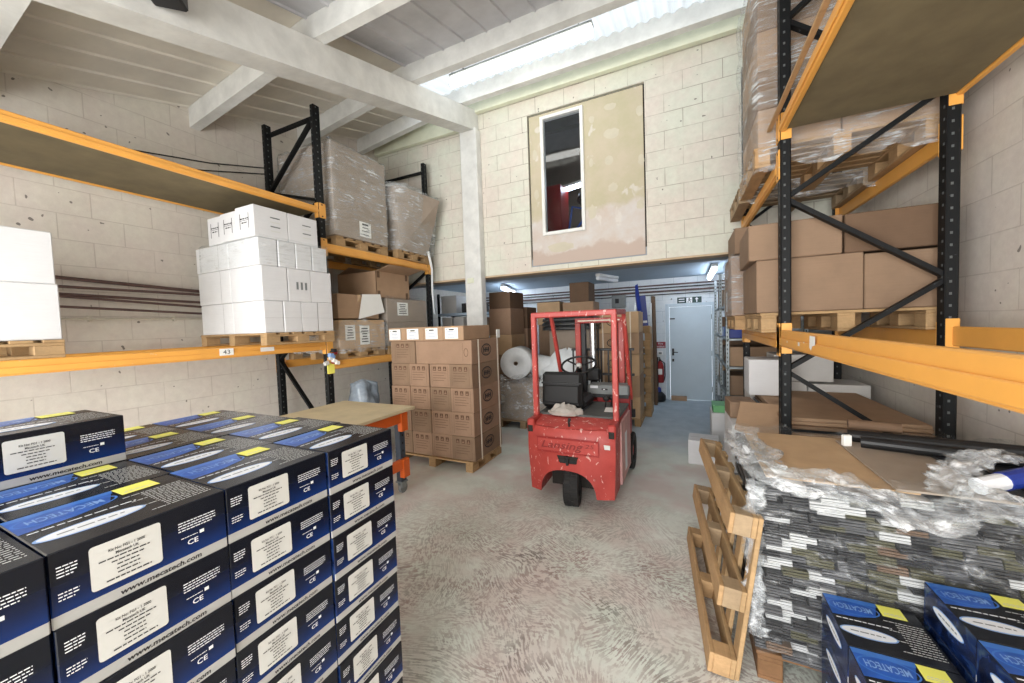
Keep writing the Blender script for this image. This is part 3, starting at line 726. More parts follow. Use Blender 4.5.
# odds and ends taped to the front post
t = thing('tape_holder', 'tape and tags tied round the front racking post above the bench', 'post clutter', (LF+.035, 3.15, 1.22))
b = MB(); b.box((.002, -.05, -.03), (.012, .05, .10), 'yellow', .002); b.build('yellow_tag', t)
b = MB()
for i in range(9):
    a = random.uniform(-.05, .05); z = random.uniform(.1, .26)
    b.box((.0, a-.03, z-.02), (.03+random.random()*.03, a+.03, z+.025), ('paper', 'paperg', 'bluel', 'redplain', 'ink')[i % 5], .006, Matrix.Rotation(random.uniform(-.5, .5), 4, 'X') @ Matrix.Translation((0, 0, 0)))
b.build('tag_bundle', t)
# ---- white cartons on the lower beams of the first bay
pallet('pallet', 'pallet under the white cartons on the lower left racking beams', (-4.38, 2.69, 1.588), 1.2, .79, 0, .125, 6)
G = 'white cartons on the left racking'
WX1 = -3.79
lay = [(1.714, 2.04, 4, 2.292, 3.092), (2.042, 2.392, 3, 2.283, 3.09), (2.394, 2.666, 4, 2.276, 3.04), (2.668, 2.976, 2, 2.246, 2.946)]
nm = ['lowest layer', 'second layer up', 'third layer up', 'top layer']
for li, (z0, z1, n, ya, yb) in enumerate(lay):
    p = (yb-ya)/n
    for i in range(n):
        jit = random.uniform(0, .012)
        wx = .52 if li < 3 else .298
        o = carton('white carton in the %s facing the aisle, %s from the camera end' % (nm[li], ['first', 'second', 'third', 'fourth'][i]), WX1-wx-jit, WX1-jit, ya+i*p+.003, ya+(i+1)*p-.003, z0, z1, 'cardwhite', G, seam='wseam', tape=False, flaps='x', rz=random.uniform(-.012, .012))
        if li == 0:
            k = MB(); k.box((wx/2-.0005, -p/2+.004, (z1-z0)*.46), (wx/2+.0012, p/2-.004, (z1-z0)*.465), 'wseam'); k.build('flap_edge', o)
        if li == 3:
            X = FX(wx/2, .04, .16); k = MB()
            for q in range(4): k.quad(-.05, .06-q*.045-.012, .05, .06-q*.045, 'paperg' if q % 2 else 'grey', X, .0015)
            k.build('printed_lines', o)
        if li == 1 and i == 1:
            X = FX(wx/2, .03, .17); k = MB()
            for q in range(3): k.quad(-.07+q*.05, -.04, -.045+q*.05, .04, 'grey', X, .0015)
            k.build('printed_marks', o)
    # rear of each layer, seen from the end
    if li < 3:
        o = carton('white carton in the %s, seen end-on against the wall' % nm[li], -4.93, WX1-.535, ya+.003, ya+(.41 if li < 2 else .38), z0, z1, 'cardwhite', G, seam='wseam', tape=False)
        k = MB(); X = FY(0, -.2055 if li < 2 else -.1905, 0); k.quad(.13, .003, .134, z1-z0-.003, 'wseam', X, .001); k.build('edge_seam', o)
def hmark(o, d, h):
    k = MB(); X = FY(0, -d/2, h*.52)
    for s in (-1, 1): k.quad(s*.07-.004, -.075, s*.07+.004, .075, 'ink', X, .0015); 
    k.micro(-.07, .07, .018, .012, 'ink', X, .0015, 4); k.micro(-.045, .045, -.022, .012, 'ink', X, .0015, 8); k.quad(-.07, .004, .07, .008, 'ink', X, .0015)
    k.build('printed_emblem', o)
for q in bpy.data.objects:
    pass
z0, z1 = 2.668, 2.976
top0 = [o for o in COL.objects if o.get('label', '').startswith('white carton in the top layer facing the aisle, first')][0]
hmark(top0, .344, .308)
for i, (xa, xb) in enumerate(((-4.365, -4.095), (-4.645, -4.375))):
    o = carton(('white carton with printed H emblem, middle one of the top layer', 'white carton with printed H emblem, top layer against the wall')[i], xa, xb, 2.25+.02*i, 2.58, z0, z1-.02, 'cardwhite', G, seam='wseam', tape=False); hmark(o, .33-.02*i, .288)
wrap('stretch_wrap', 'clear film stretched round the third layer of white cartons', -4.83, WX1, 2.276, 3.05, 2.40, 2.675, 'films', .004, 3, 24, 6, .006, .03)
# ---- white cartons at the near end of the bay
pallet('pallet', 'pallet at the near end of the lower left racking beams', (-4.5, .62, 1.588), 1.06, .80, 0, .125, 6)
for i, (z0, z1) in enumerate(((1.714, 2.10), (2.102, 2.46))):
    for j, (ya, yb) in enumerate(((.63, 1.015), (.235, .62))):
        carton('white carton at the near end of the left racking, %s %s' % (('lower', 'upper')[i], ('beside the pipes', 'at the picture edge')[j]), -4.62, -3.985, ya, yb-.01*i, z0, z1, 'cardwhite', 'white cartons at the near end of the racking', seam='wseam', tape=False)
# ---- second bay, upper level
pallet('pallet', 'pallet under the tall wrapped brown load on the upper beams', (-4.48, 3.80, 2.792), 1.0, .90, 0, .13, 6)
o = carton('tall brown palletised carton, film wrapped, on the upper beams', -4.98, -3.97, 3.32, 4.24, 2.925, 4.10, 'cardgrey', None, 'large carton', 'pallet_carton', tape=False, flaps='y')
paper(o, FX(.505, -.02+.06, .16), .20, .2, 4, True)
wrap('stretch_wrap', 'clear film round the tall brown load on the upper beams', -4.98, -3.97, 3.32, 4.24, 2.93, 4.10, 'film', .014, 5, 40, 16, .006, .1)
pallet('pallet', 'pallet under the leaning wrapped load at the rack end', (-4.44, 4.80, 2.792), 1.0, .78, 0, .13, 6)
b = MB(); vs = [(-4.9, 4.46, 2.925), (-3.95, 4.46, 2.925), (-3.95, 5.14, 2.925), (-4.9, 5.14, 2.925), (-4.9, 4.42, 3.82), (-3.86, 4.36, 3.86), (-3.66, 5.14, 3.80), (-4.9, 5.22, 3.78)]
vs = [Vector(v)-Vector((-4.44, 4.8, 2.925)) for v in vs]
b.add(vs, [(3, 2, 1, 0), (4, 5, 6, 7), (0, 1, 5, 4), (1, 2, 6, 5), (2, 3, 7, 6), (3, 0, 4, 7)], 'cardgrey')
o = tag(b.build('pallet_carton', None, False, (-4.44, 4.8, 2.925)), 'brown load bulging outwards at the top, at the rack end by the pillar', 'large carton')
wrap('stretch_wrap', 'baggy clear film round the leaning load at the rack end', -4.9, -3.90, 4.42, 5.2, 2.90, 3.84, 'film', .03, 9, 40, 18, .02, .1, flare=.16)
b = MB(); b.tube([(-3.92, 5.12, 3.0), (-3.88, 5.15, 2.7), (-3.9, 5.16, 2.3), (-3.86, 5.14, 1.95)], [.025, .018, .015, .008], 'bubble', 7)
tag(b.build('film_tail'), 'loose tail of white film hanging from the rack end', 'plastic film')
# ---- second bay, lower level
pallet('pallet', 'pallet under the film-covered cartons on the low racking beams', (-4.48, 3.70, 1.342), 1.0, .80, 0, .12, 6)
o = carton('brown carton on a pallet behind loose film, on the low racking beams', -4.9, -3.98, 3.31, 4.10, 1.464, 1.85, 'card5', None, tape=False)
paper(o, FX(.46, -.22, .22), .16, .2, 5); paper(o, FX(.46, .02, .18), .17, .26, 6)
o = carton('plain brown carton on top of the film-covered carton beside the white load', -4.85, -4.0, 3.33, 4.02, 1.87, 2.19, 'card', None, flaps='x')
b = MB(); b.add([(-3.985, 3.72, 2.20), (-3.985, 4.05, 2.22), (-3.965, 4.10, 1.96), (-3.965, 3.62, 1.86)], [(0, 1, 2, 3)], 'paper')
b.add([(-3.98, 3.72, 2.20), (-3.98, 4.05, 2.22), (-4.2, 4.03, 2.196), (-4.2, 3.75, 2.196)], [(3, 2, 1, 0)], 'paper')
tag(b.build('paper_sheet'), 'crumpled white printed paper draped over the brown carton edge', 'paper')
wrap('stretch_wrap', 'torn loose film hanging round the cartons on the low racking beams', -4.9, -3.97, 3.30, 4.10, 1.42, 1.80, 'film', .035, 13, 34, 12, .02, .06)
pallet('pallet', 'pallet under the wrapped cartons at the far end of the low beams', (-4.48, 4.62, 1.342), 1.0, .90, 0, .12, 6)
for i in range(2):
    o = carton('%s wrapped brown carton at the far end of the low beams' % ('lower', 'upper')[i], -4.9, -3.98, 4.16, 5.08, 1.464+.355*i, 1.816+.355*i, 'cardgrey', 'wrapped cartons at the far end', tape=False)
    if i: paper(o, FX(.46, -.12, .2), .24, .2, 6)
wrap('stretch_wrap', 'tight film round the two brown cartons at the far end of the low beams', -4.9, -3.98, 4.16, 5.08, 1.47, 2.175, 'films', .008, 17, 34, 10, .006, .08)
b = MB()
def P(a, t):
    an = a*2*PI; rr = (.30-.16*t)*(1 if t < .98 else 0); n_ = 1+.5*noise.noise(Vector((math.cos(an)*2, math.sin(an)*2, t*4+9)))
    return (-4.0+rr*n_*math.cos(an), 3.66+rr*n_*math.sin(an), 1.05*t)
b.grid(P, 36, 18, 'filmheap', None, True); tag(b.build('film_heap', None, True), 'tall crumpled heap of grey-blue waste film behind the bench', 'waste film')
# open carton with flaps up
def open_carton(label, x0, x1, y0, y1, z0, z1, mat, ang, fl=.2, group=None, rz=0):
    w, d, h = x1-x0, y1-y0, z1-z0; th = .006
    t = thing('open_carton', label, 'carton', ((x0+x1)/2, (y0+y1)/2, z0), rz, group)
    b = MB(); b.box((-w/2, -d/2, 0), (w/2, d/2, th), mat)
    b.box((-w/2, -d/2, 0), (-w/2+th, d/2, h), mat); b.box((w/2-th, -d/2, 0), (w/2, d/2, h), mat)
    b.box((-w/2, -d/2, 0), (w/2, -d/2+th, h), mat); b.box((-w/2, d/2-th, 0), (w/2, d/2, h), mat); b.build('body', t)
    for (ax, s, a) in (('x', 1, ang[0]), ('x', -1, ang[1]), ('y', 1, ang[2]), ('y', -1, ang[3])):
        if a is None: continue
        c_, s_ = math.cos(math.radians(a)), math.sin(math.radians(a)); b = MB()
        if ax == 'x': b.bar((s*w/2, 0, h), (s*(w/2+fl*c_), 0, h+fl*s_), d, th, mat, (0, 1, 0) if 0 else (-s_*s, 0, c_))
        else: b.bar((0, s*d/2, h), (0, s*(d/2+fl*c_), h+fl*s_), w, th, mat, (0, -s_*s, c_))
        b.build('flap', t)
    return t
t = open_carton('open brown carton with one flap folded out, on the wrapped cartons', -4.80, -4.02, 4.02, 4.72, 2.176, 2.56, 'card', (12, 160, None, None), .27)
for y in (-.33, .26):
    k = MB(); k.box((.387, y, .29), (.393, y+.05, .385), 'card4'); k.box((.387, y, .0), (.393, y+.05, .10), 'card4'); k.build('tape_strip', t)

# ------------------------------------------------------------------ printed blue-black cartons
BL, BD, BH = .2920, .2880, .1455
def make_printed(sticker):
    o = MB(); o.box((-BD/2+.001, -BL/2+.001, 0), (BD/2-.001, BL/2-.001, BH), 'print', .002)
    X = FX(BD/2-.001, 0, 0)
    for q, (cv, n) in enumerate(((.113, 4), (.062, 3))):
        for i in range(n): o.micro(-.135, -.108-(.006 if i == n-1 else 0), cv-.0062*i, .0022, 'printw', X, .0004, q*7+i)
    for i in range(4): o.micro(.048, .122-(.008 if i == 3 else 0), .103-.0062*i, .0022, 'printw', X, .0004, 20+i)
    o.micro(.052, .084, .0665, .0016, 'printw', X, .0004, 3); o.quad(.088, .064, .097, .072, 'printw', X, .0004)
    o.text('CE', .074, .053, .021, .012, 'printw', X, .0004, False, 0, .012)
    o.text('www.mecatech.com', .018, .0125, .142, .0115, 'ink', X, .0004, False, .12, .028)
    T = frame((0, 0, BH), (0, 1, 0), (-1, 0, 0)); hl = BL/2-.003
    o.add([(-hl, .02, .0004), (-.06, .03, .0004), (.0, .052, .0004), (.03, .142, .0004), (-hl, .142, .0004)], [(0, 1, 2, 3, 4)], 'blue', T)
    o.add([(-hl, .118, .0006), (.024, .118, .0006), (.03, .142, .0006), (-hl, .142, .0006)], [(0, 1, 2, 3)], 'blue2', T)
    o.ell(-.06, .082, .082, .042, 'blue2', T, .0008, 28, .005); o.ell(-.06, .082, .07, .031, 'blue', T, .0009, 28)
    o.text('MECATECH', -.062, .082, -.118, -.032, 'bluel', T, .0012, False, 0, .01)
    o.micro(-.135, .03, .003, .0055, 'printw', T, .0006, 9)
    o.ell(-.058, -.055, .084, .030, 'bluel', T, .0006); o.ell(-.058, -.055, .079, .025, 'printw', T, .0009)
    o.micro(-.11, -.01, -.058, .006, 'grey', T, .0012, 12)
    for i in range(13): o.micro(.05 if i % 4 else .02, .134, .045-.0125*i, .0035, 'paperg', T, .0006, 30+i)
    for s in (-1, 1):
        E_ = frame((0, s*(BL/2-.001), 0), (-s, 0, 0), (0, 0, 1))
        o.ell(0, .085, .085, .022, 'bluel', E_, .0006); o.ell(0, .085, .08, .018, 'printw', E_, .0009); o.micro(-.05, .05, .082, .006, 'grey', E_, .0012, 5)
    root = o.build('printed_carton')
    # rounded white address label
    k = MB(); w, h, rr = .110, .090, .006; pts = []
    for cx, cy, a0 in ((w/2-rr, h/2-rr, 0), (-w/2+rr, h/2-rr, 90), (-w/2+rr, -h/2+rr, 180), (w/2-rr, -h/2+rr, 270)):
        for a in (0, 30, 60, 90): pts.append((cx+rr*math.cos(math.radians(a0+a)), cy+rr*math.sin(math.radians(a0+a)), .0012))
    X = FX(BD/2-.001, -.038, .083); k.add(pts, [tuple(range(len(pts)))], 'paperg', X)
    k.text('Kit No: FG1 - 1 2000', .0, .026, .056, .006, 'ink', X, .002, False, 0, .02); k.text('Mecatech UK', .0, .017, .036, .006, 'ink', X, .002, False, 0, .02)
    for i, w in enumerate((.07, .05, .034, .036, .034)): k.micro(-w/2-(.008 if i == 0 else 0), w/2, .0075-.0085*i, .0026, 'ink', X, .002, 50+i)
    k.micro(-.034, .036, -.0365, .0028, 'ink', X, .002, 60)
    k.build('address_label', root)
    if sticker:
        k = MB(); k.quad(.028, .072, .102, .138, 'yellow', T, .0018); k.micro(.036, .095, .084, .003, 'paperg', T, .0022, 1); k.micro(.04, .09, .092, .003, 'paperg', T, .0022, 2)
        k.build('yellow_sticker', root)
    return root
SX, Y1, ZB = -1.066, 1.108, 1.308-8*BH
proto, protoS = make_printed(False), make_printed(True)
GP = 'blue-black printed cartons in the near stack'
cn = ['farthest column', 'second column from the far end', 'third column from the far end', 'column cut by the picture edge']
first = {False: True, True: True}
def place(st, loc, rz, label, group):
    src = protoS if st else proto
    if first[st]:
        src.location = loc; src.rotation_euler = (0, 0, rz); tag(src, label, 'printed carton', group); first[st] = False; return src
    return dup(src, loc, rz, label, group)
OR2 = ['top layer', 'second layer down', 'third layer down', 'fourth layer down', 'fifth layer down', 'sixth layer down', 'seventh layer down', 'bottom layer']
for c in range(4):
    for l in range(8):
        z = ZB+(7-l)*BH; j = random.uniform(-.004, .004); top = l == 0
        place(top, (SX-BD/2+j, Y1-BL/2-c*BL*1.006, z), random.uniform(-.012, .012), 'printed carton, %s of the aisle face, %s' % (OR2[l], cn[c]), GP)
rn = ['second row back', 'third row back', 'rearmost row']
for rr in range(1, 4):
    for c in range(4):
        for l in range(8):
            if l > 0 and c > 0: continue          # only the lid layer and the far end show
            z = ZB+(7-l)*BH
            place(l == 0, (SX-BD/2-rr*BD*1.015+random.uniform(-.006, .006), Y1-BL/2-c*BL*1.006+(.012 if rr == 1 else -.004), z), random.uniform(-.02, .02), 'printed carton, %s of the %s, %s' % (OR2[l], rn[rr-1], cn[c]), GP)
place(True, (SX-BD/2-2*BD*1.015, .535-BL/2, 1.309), .01, 'printed carton standing alone on the lid layer, at the left picture edge', GP)
pallet('pallet', 'low pallet under the near stack of printed cartons', (SX-2*BD, Y1-2*BL, 0), 1.2, 1.22, 0, ZB, 7)
# core of the stack: cartons out of sight are left out, so the lid layer rests on its inner supports
# ------------------------------------------------------------------ wheeled bench
t = thing('work_bench', 'wheeled workbench with plywood top and orange frame behind the printed cartons', 'workbench', (-3.10, 2.40, 0))
b = MB(); b.box((-.50, -.62, .868), (.53, .62, .90), 'ply', .004); b.build('table_top', t)
for sx in (-1, 1):
    for sy in (-1, 1):
        b = MB(); b.box((sx*.40-.035, sy*.52-.04, .13), (sx*.40+.035, sy*.52+.04, .868), 'upright2', .006)
        for i in range(8): b.box((sx*.40+sx*.0345, sy*.52-.008, .2+i*.08), (sx*.40+sx*.0358, sy*.52+.008, .222+i*.08), 'gap')
        lg = b.build('leg', t)
        c_ = thing
        k = MB(); X = Matrix.Translation((sx*.40, sy*.52+.01, .055)) @ Matrix.Rotation(PI/2, 4, 'Y')
        k.lathe([(0, -.018), (.05, -.018), (.055, -.01), (.055, .01), (.05, .018), (0, .018)], 'grey', X, 18)
        k.box((sx*.40-.028, sy*.52-.03, .06), (sx*.40-.02, sy*.52+.04, .13), 'galv'); k.box((sx*.40+.02, sy*.52-.03, .06), (sx*.40+.028, sy*.52+.04, .13), 'galv'); k.box((sx*.40-.045, sy*.52-.045, .118), (sx*.40+.045, sy*.52+.045, .132), 'galv')
        k.build('caster', lg)
for sx in (-1, 1):
    for z in (.75, .27):
        b = MB(); x = sx*.44; b.box((x-.025, -.50, z), (x+.025, .50, z+.10), 'orange2', .006)
        for sy in (-1, 1): b.box((x-.03+.008*sx, sy*.52-.045, z-.09), (x+.03+.008*sx, sy*.52+.045, z+.10), 'orange2', .004)
        b.build('side_beam', t)
for sy in (-1, 1):
    b = MB(); b.box((-.38, sy*.53-.025, .76), (.38, sy*.53+.025, .84), 'orange2', .006); b.build('end_beam', t)
b = MB(); b.box((-.1, -.25, 0), (.12, .15, .33), 'bubble', .05, Matrix.Translation((.22, .15, .372))); b2 = tag(b.build('plastic_bag', None, True, (-3.10, 2.40, -.372+.05)), 'white plastic bag on the floor under the bench', 'bag')
# ------------------------------------------------------------------ strapped cartons with oval marks
def oval(o, X, a=.125, b=.075, word='MOTO'):
    k = MB(); k.ell(0, 0, a, b, 'ink', X, .0012, 28, .014); k.ell(0, 0, a*.8, b*.72, 'inkbr', X, .0012, 28, .006)
    for i in range(4): k.quad(-.075+.04*i, -.03, -.05+.04*i, .03, 'ink', X, .0014)
    k.quad(-.08, -.006, .08, .006, 'ink', X, .0015)
    return k.build('oval_mark', o)
def handling(o, X, w=.30, h=.28):
    k = MB()
    for i in range(3):
        u = -.075+.075*i; k.quad(u-.022, h*.22, u+.022, h*.40, 'inkbr', X, .0012); k.quad(u-.015, h*.25, u+.013, h*.29, 'card2', X, .0016)
        k.quad(u-.004, h*.25, u+.004, h*.36, 'card2', X, .0016)
    for i in range(4): k.quad(-.10, h*(.12-.11*i), .09-.03*(i % 2), h*(.135-.11*i), 'inkbr', X, .0012)
    for s in (-1, 1): k.quad(s*.118-.001, -h*.4, s*.118+.001, h*.42, 'inkbr', X, .0012)
    return k.build('handling_marks', o)
pallet('pallet', 'pallet on the floor under the oval-marked cartons by the pillar', (-2.85, 3.99, 0), 1.18, .74, 0, .125, 6, 'wood')
GO = 'oval-marked cartons on the floor pallet'
zs = [.126, .412, .699, .985, 1.268, 1.552]; xs = [-3.47, -3.165, -2.86, -2.555, -2.235]
cl = ['right-hand', 'second from right', 'third from right', 'left-hand']
for l in range(5):
    for c in range(4):
        x0, x1 = xs[3-c], xs[4-c]
        if l == 4 and c > 0: continue
        ox = random.uniform(-.008, .008)
        if l == 4: x0 = -3.05
        o = carton(('%s oval-marked carton, %s layer from the floor' % (cl[c], ['first', 'second', 'third', 'fourth'][l])) if l < 4 else 'long plain-sided oval-marked carton in the fifth layer from the floor',
                   x0+.003+ox, x1-.002+ox, 3.64+random.uniform(0, .012), 4.34, zs[l]+.001, zs[l+1], 'card2' if (l+c) % 3 else 'card3', GO, tape=False, flaps='y')
        w = x1-x0; d_ = 2*(4.34-o.location.y)
        if l < 4: handling(o, FY(-.0, -d_/2, .14))
        else:
            k = MB(); X = FY(.33, -d_/2, .14); k.quad(-.045, -.1, -.043, .11, 'inkbr', X, .001); k.ell(-.0, 0, .03, .05, 'inkbr', X, .001, 20, .006); k.build('printed_panel', o)
        if c == 0: oval(o, FX(w/2-.002, -.0, .15)) 
o = carton('left-hand oval-marked carton, fifth layer from the floor', -3.45, -3.06, 3.645, 4.34, zs[4]+.001, zs[5], 'card3', GO, tape=False, flaps='y'); handling(o, FY(0, -.3475, .14))
for i, y in enumerate((3.76, 4.24)):
    b = MB(); x = -2.212
    b.bar((x, y, .125), (x, y, 1.556), .022, .003, 'strap', (1, 0, 0))
    tag(b.build('strapping_band'), ('near white strap down the aisle side of the oval-marked cartons', 'far white strap down the aisle side of the oval-marked cartons')[i], 'strap')
GT = 'flat cartons on top of the oval-marked stack'
for i in range(4):
    x1 = -2.31-.29*i
    o = carton(['right-hand', 'second from right', 'third from right', 'left-hand'][i]+' slim carton with white label on top of the oval-marked stack', x1-.284, x1, 3.60+.01*i, 4.22, 1.5535, 1.722, 'card', GT, flaps='y', tape=(i == 0))
    k = MB(); X = FY(-.02, -.311+.005*(i > 9), .085); k.quad(-.09, -.065, .09, .065, 'paper', X, .0012); k.quad(-.035, .035, .035, .05, 'ink', X, .002)
    k.quad(-.075, .04, -.06, .048, 'grey', X, .002)
    for q in range(5): k.quad(-.06+.01*(q % 2), .018-.018*q, .06-.012*(q % 3), .024-.018*q, 'inkblu', X, .002)
    k.build('shipping_label', o)
b = MB(); b.box((-2.222, 4.24, 1.554), (-2.214, 4.33, 1.66), 'paper', .001)
tag(b.build('paper_tag'), 'white paper tag at the far top corner of the oval-marked stack', 'tag')
# ------------------------------------------------------------------ right-hand racking
RF, RR_ = .655, 1.50
rkr = rack('black and orange pallet racking along the right wall', [(.0, 4.6), (3.3, 4.6), (5.2, 4.6)], RF, RR_, -1,
     [(.0, 3.3, 1.482, 1.602, None), (.0, 3.3, 3.00, 3.085, 'chipdk'), (3.3, 5.2, 1.46, 1.58, None), (3.3, 5.2, 2.73, 2.84, None)],
     nodes=[[.3, 1.0, 1.6, 2.2, 2.8, 3.4, 4.0], [.1, .69, 1.307, 1.913, 2.545, 3.1, 3.78, 4.4], [.3, .95, 1.6, 2.2, 2.8, 3.4, 4.0]])
k = MB(); X = FXm(.6105, 2.47, 1.555); k.add([(-.05, -.03, .001), (-.02, -.045, .001), (.0, -.02, .001), (.05, -.012, .001), (.05, .034, .001), (-.045, .036, .001)], [(0, 1, 2, 3, 4, 5)], 'paper', X)
k.quad(-.28, -.035, -.24, -.012, 'paper', X, .001); k.quad(-.55, -.03, -.53, -.018, 'paper', X, .001); k.quad(-.16, -.012, -.145, -.004, 'paper', X, .001); k.build('torn_label', rkr)
# bay beyond the end frame, lower level
pallet('pallet', 'pallet under the long brown cartons on the right racking', (1.035, 3.82, 1.581), 1.03, .84, 0, .15, 7, 'wood')
GB = 'long brown cartons on the right racking'
o = carton('lower front long brown carton, aisle end, on the right racking', .50, 1.135, 3.42, 4.16, 1.733, 2.135, 'card3', GB, tape=False, flaps='x'); k = MB(); k.quad(-.012, .01, .0, .42, 'tape', FXm(-.3178, .1, 0), .002); k.build('side_tape', o)
carton('lower front long brown carton, wall end, on the right racking', 1.14, 1.60, 3.42, 4.16, 1.733, 2.12, 'card3', GB, tape=False, flaps='x')
carton('upper front long brown carton, aisle end, on the right racking', .455, 1.02, 3.41, 4.06, 2.137, 2.41, 'card3', GB, tape=False, flaps='x', rz=-.02)
carton('upper front long brown carton, wall end, on the right racking', 1.03, 1.60, 3.42, 4.10, 2.137, 2.41, 'card4', GB, tape=False, flaps='x')
pallet('pallet', 'pallet under the film-wrapped carton column at the far rack end', (.95, 4.80, 1.581), 1.0, .80, 0, .14, 7, 'wood3')
for i in range(3):
    z = 1.723+i*.205; o = carton('film-wrapped brown carton column at the far right rack end, %s' % ('lowest carton', 'middle carton', 'upper carton')[i], .43, 1.45, 4.43, 5.14, z, z+.203, 'card2', 'film-wrapped cartons at the far right rack end', tape=False)
    k = MB(); k.quad(-.3, -.06, -.1, .05, 'inkbr', FY(0, -.356, .11), .001); k.quad(-.45, .07, .4, .08, 'card5', FY(0, -.356, .11), .001); k.build('printed_panel', o)
    if i == 0: k = MB(); k.quad(-.06, -.06, .06, .16, 'paper', FXm(-.511, .1, .11), .003); k.build('shipping_label', o)
wrap('stretch_wrap', 'grey film round the carton column at the far right rack end', .43, 1.45, 4.43, 5.14, 1.73, 2.33, 'film', .012, 21, 34, 12, .008, .06)
o = carton('brown carton standing on the film-wrapped column below the upper wall', .455, 1.40, 4.36, 5.0, 2.345, 2.60, 'card3', None, tape=False)
k = MB(); k.quad(-.1, -.05, .05, .03, 'inkbr', FY(-.25, -.341, .13), .001); k.build('printed_panel', o)
# upper level load seen from below
pallet('pallet', 'pallet carried on the upper right racking beams, seen from below', (1.02, 3.86, 2.842), 1.06, .86, 0, .15, 7, 'wood3')
pallet('pallet', 'empty pallet lying behind it on the upper right racking beams', (1.02, 4.78, 2.842), 1.06, .80, 0, .15, 5, 'wood2')
GU = 'tall wrapped brown load on the upper right beams'
for i in range(5):
    z = 2.994+i*.29
    for j, (xa, xb) in enumerate(((.52, 1.02), (1.03, 1.53))):
        carton('brown wrapped carton on the upper right beams, %s of five, %s' % (('lowest', 'second up', 'third up', 'fourth up', 'top')[i], ('aisle side', 'wall side')[j]), xa, xb, 3.46, 4.26, z, z+.288, 'card3' if i % 2 else 'card', GU, tape=False)
wrap('stretch_wrap', 'loose film hanging round the tall load on the upper right beams', .52, 1.53, 3.46, 4.26, 2.80, 4.40, 'film', .045, 29, 44, 20, .02, .06)
# timber lying on the upper beam
b = MB(); b.bar((.585, 3.42, 3.094), (.585, 1.2, 3.094), .03, .014, 'wood3', bev=.003); tag(b.build('timber_batten'), 'loose timber batten lying on top of the upper right beam', 'timber')
b = MB(); b.tube([(1.25, 4.9, 2.58), (1.42, 4.9, 2.42)], .035, 'bubble', 9); tag(b.build('cardboard_tube'), 'short pale tube poking out under the upper right pallet', 'tube')
# floor level of the far bay: sheets of card, white cartons
GS = 'flat cardboard sheets stacked under the right racking'
z = .60
for i in range(12):
    h = .026; o = MB(); o.box((-.42, -.62, 0), (.42, .62, h), ('card', 'card4', 'card3', 'filmdk')[(0, 1, 2, 3, 0, 2, 1, 0, 3, 2, 0, 0)[i]], .004)
    tag(o.build('cardboard_sheet', None, False, (1.08+random.uniform(-.02, .02), 4.02+random.uniform(-.04, .03), z+.001)), 'flat cardboard bundle under the right racking, %s in the pile' % ('lowest', 'second', 'third', 'fourth', 'fifth', 'sixth', 'seventh', 'eighth', 'ninth', 'tenth', 'eleventh', 'topmost')[i], 'cardboard', GS); z += h+.0015
pallet('pallet', 'raised pallet under the flat cardboard pile', (1.08, 4.02, .46), .9, 1.24, 0, .14, 7)
pallet('pallet', 'floor pallet at the base of the flat cardboard pile', (1.08, 4.02, 0), .9, 1.24, 0, .14, 7)
carton('plain carton between the two pallets under the flat cardboard', .68, 1.48, 3.46, 4.58, .141, .458, 'card3', None, tape=False)
GW = 'off-white cartons against the wall under the right racking'
for i, (xa, xb, ya, yb, za, zb, lb) in enumerate(((.62, 1.12, 4.70, 5.12, .62, 1.02, 'lower left off-white carton behind the flat cardboard pile'), (1.13, 1.62, 4.70, 5.12, .62, 1.00, 'lower right off-white carton behind the flat cardboard pile'), (.84, 1.34, 4.72, 5.12, 1.022, 1.30, 'upper off-white carton behind the flat cardboard pile'))):
    carton(lb, xa, xb, ya, yb, za, zb, 'greycart', GW, seam='wseam', tape=False)
for i, (xa, xb) in enumerate(((.62, 1.12), (1.13, 1.62))):
    carton(('left', 'right')[i]+' off-white base carton hidden low behind the cardboard pile', xa, xb, 4.70, 5.12, 0, .618, 'greycart', GW, seam='wseam', tape=False)
o = carton('clean white carton low on the right, beside the metal shelving', .56, .90, 4.30, 4.64, .933, 1.285, 'cardwhite', None, seam='wseam', tape=False)
# column of white cartons at the aisle
GC = 'white cartons stacked by the aisle on the right'
for i, (za, zb) in enumerate(((0, .27), (.271, .54), (.541, .79))):
    carton('white carton in the aisle column on the right, %s' % ('on the floor', 'middle', 'top one under a small brown carton')[i], .335+.006*i, .60, 3.62, 4.30, za, zb, 'cardwhite', GC, seam='wseam', tape=False, flaps='y')
t = carton('small brown carton with paper label on the white aisle column', .345, .56, 3.86, 4.16, .792, .94, 'card3', None, tape=False, rz=.06)
t2 = MB(); t2.quad(-.05, -.02, .05, .02, 'paper', FY(.02, -.1505, .10)); t2.build('shipping_label', t)
GF = 'folded cartons leaning by the racking post'
for i in range(6):
    o = MB(); o.box((-.16, -.005, 0), (.16, .005, .36), 'card5' if i % 2 else 'card', .002)
    q = tag(o.build('folded_carton', None, False, (.50+.012*i, 3.40+.055*i*.6, .80)), 'folded flat carton leaning at the racking post, %s from the front' % ('first', 'second', 'third', 'fourth', 'fifth', 'sixth')[i], 'cardboard', GF)
    q.rotation_euler = (math.radians(-62), 0, -.25); q.location.z = .80-.012*i
# white carton on the aisle floor
carton('white carton alone on the aisle floor beyond the leaning pallet', .012, .335, 4.76, 5.08, 0, .285, 'cardwhite', None, seam='wseam', tape=False, rz=-.05)
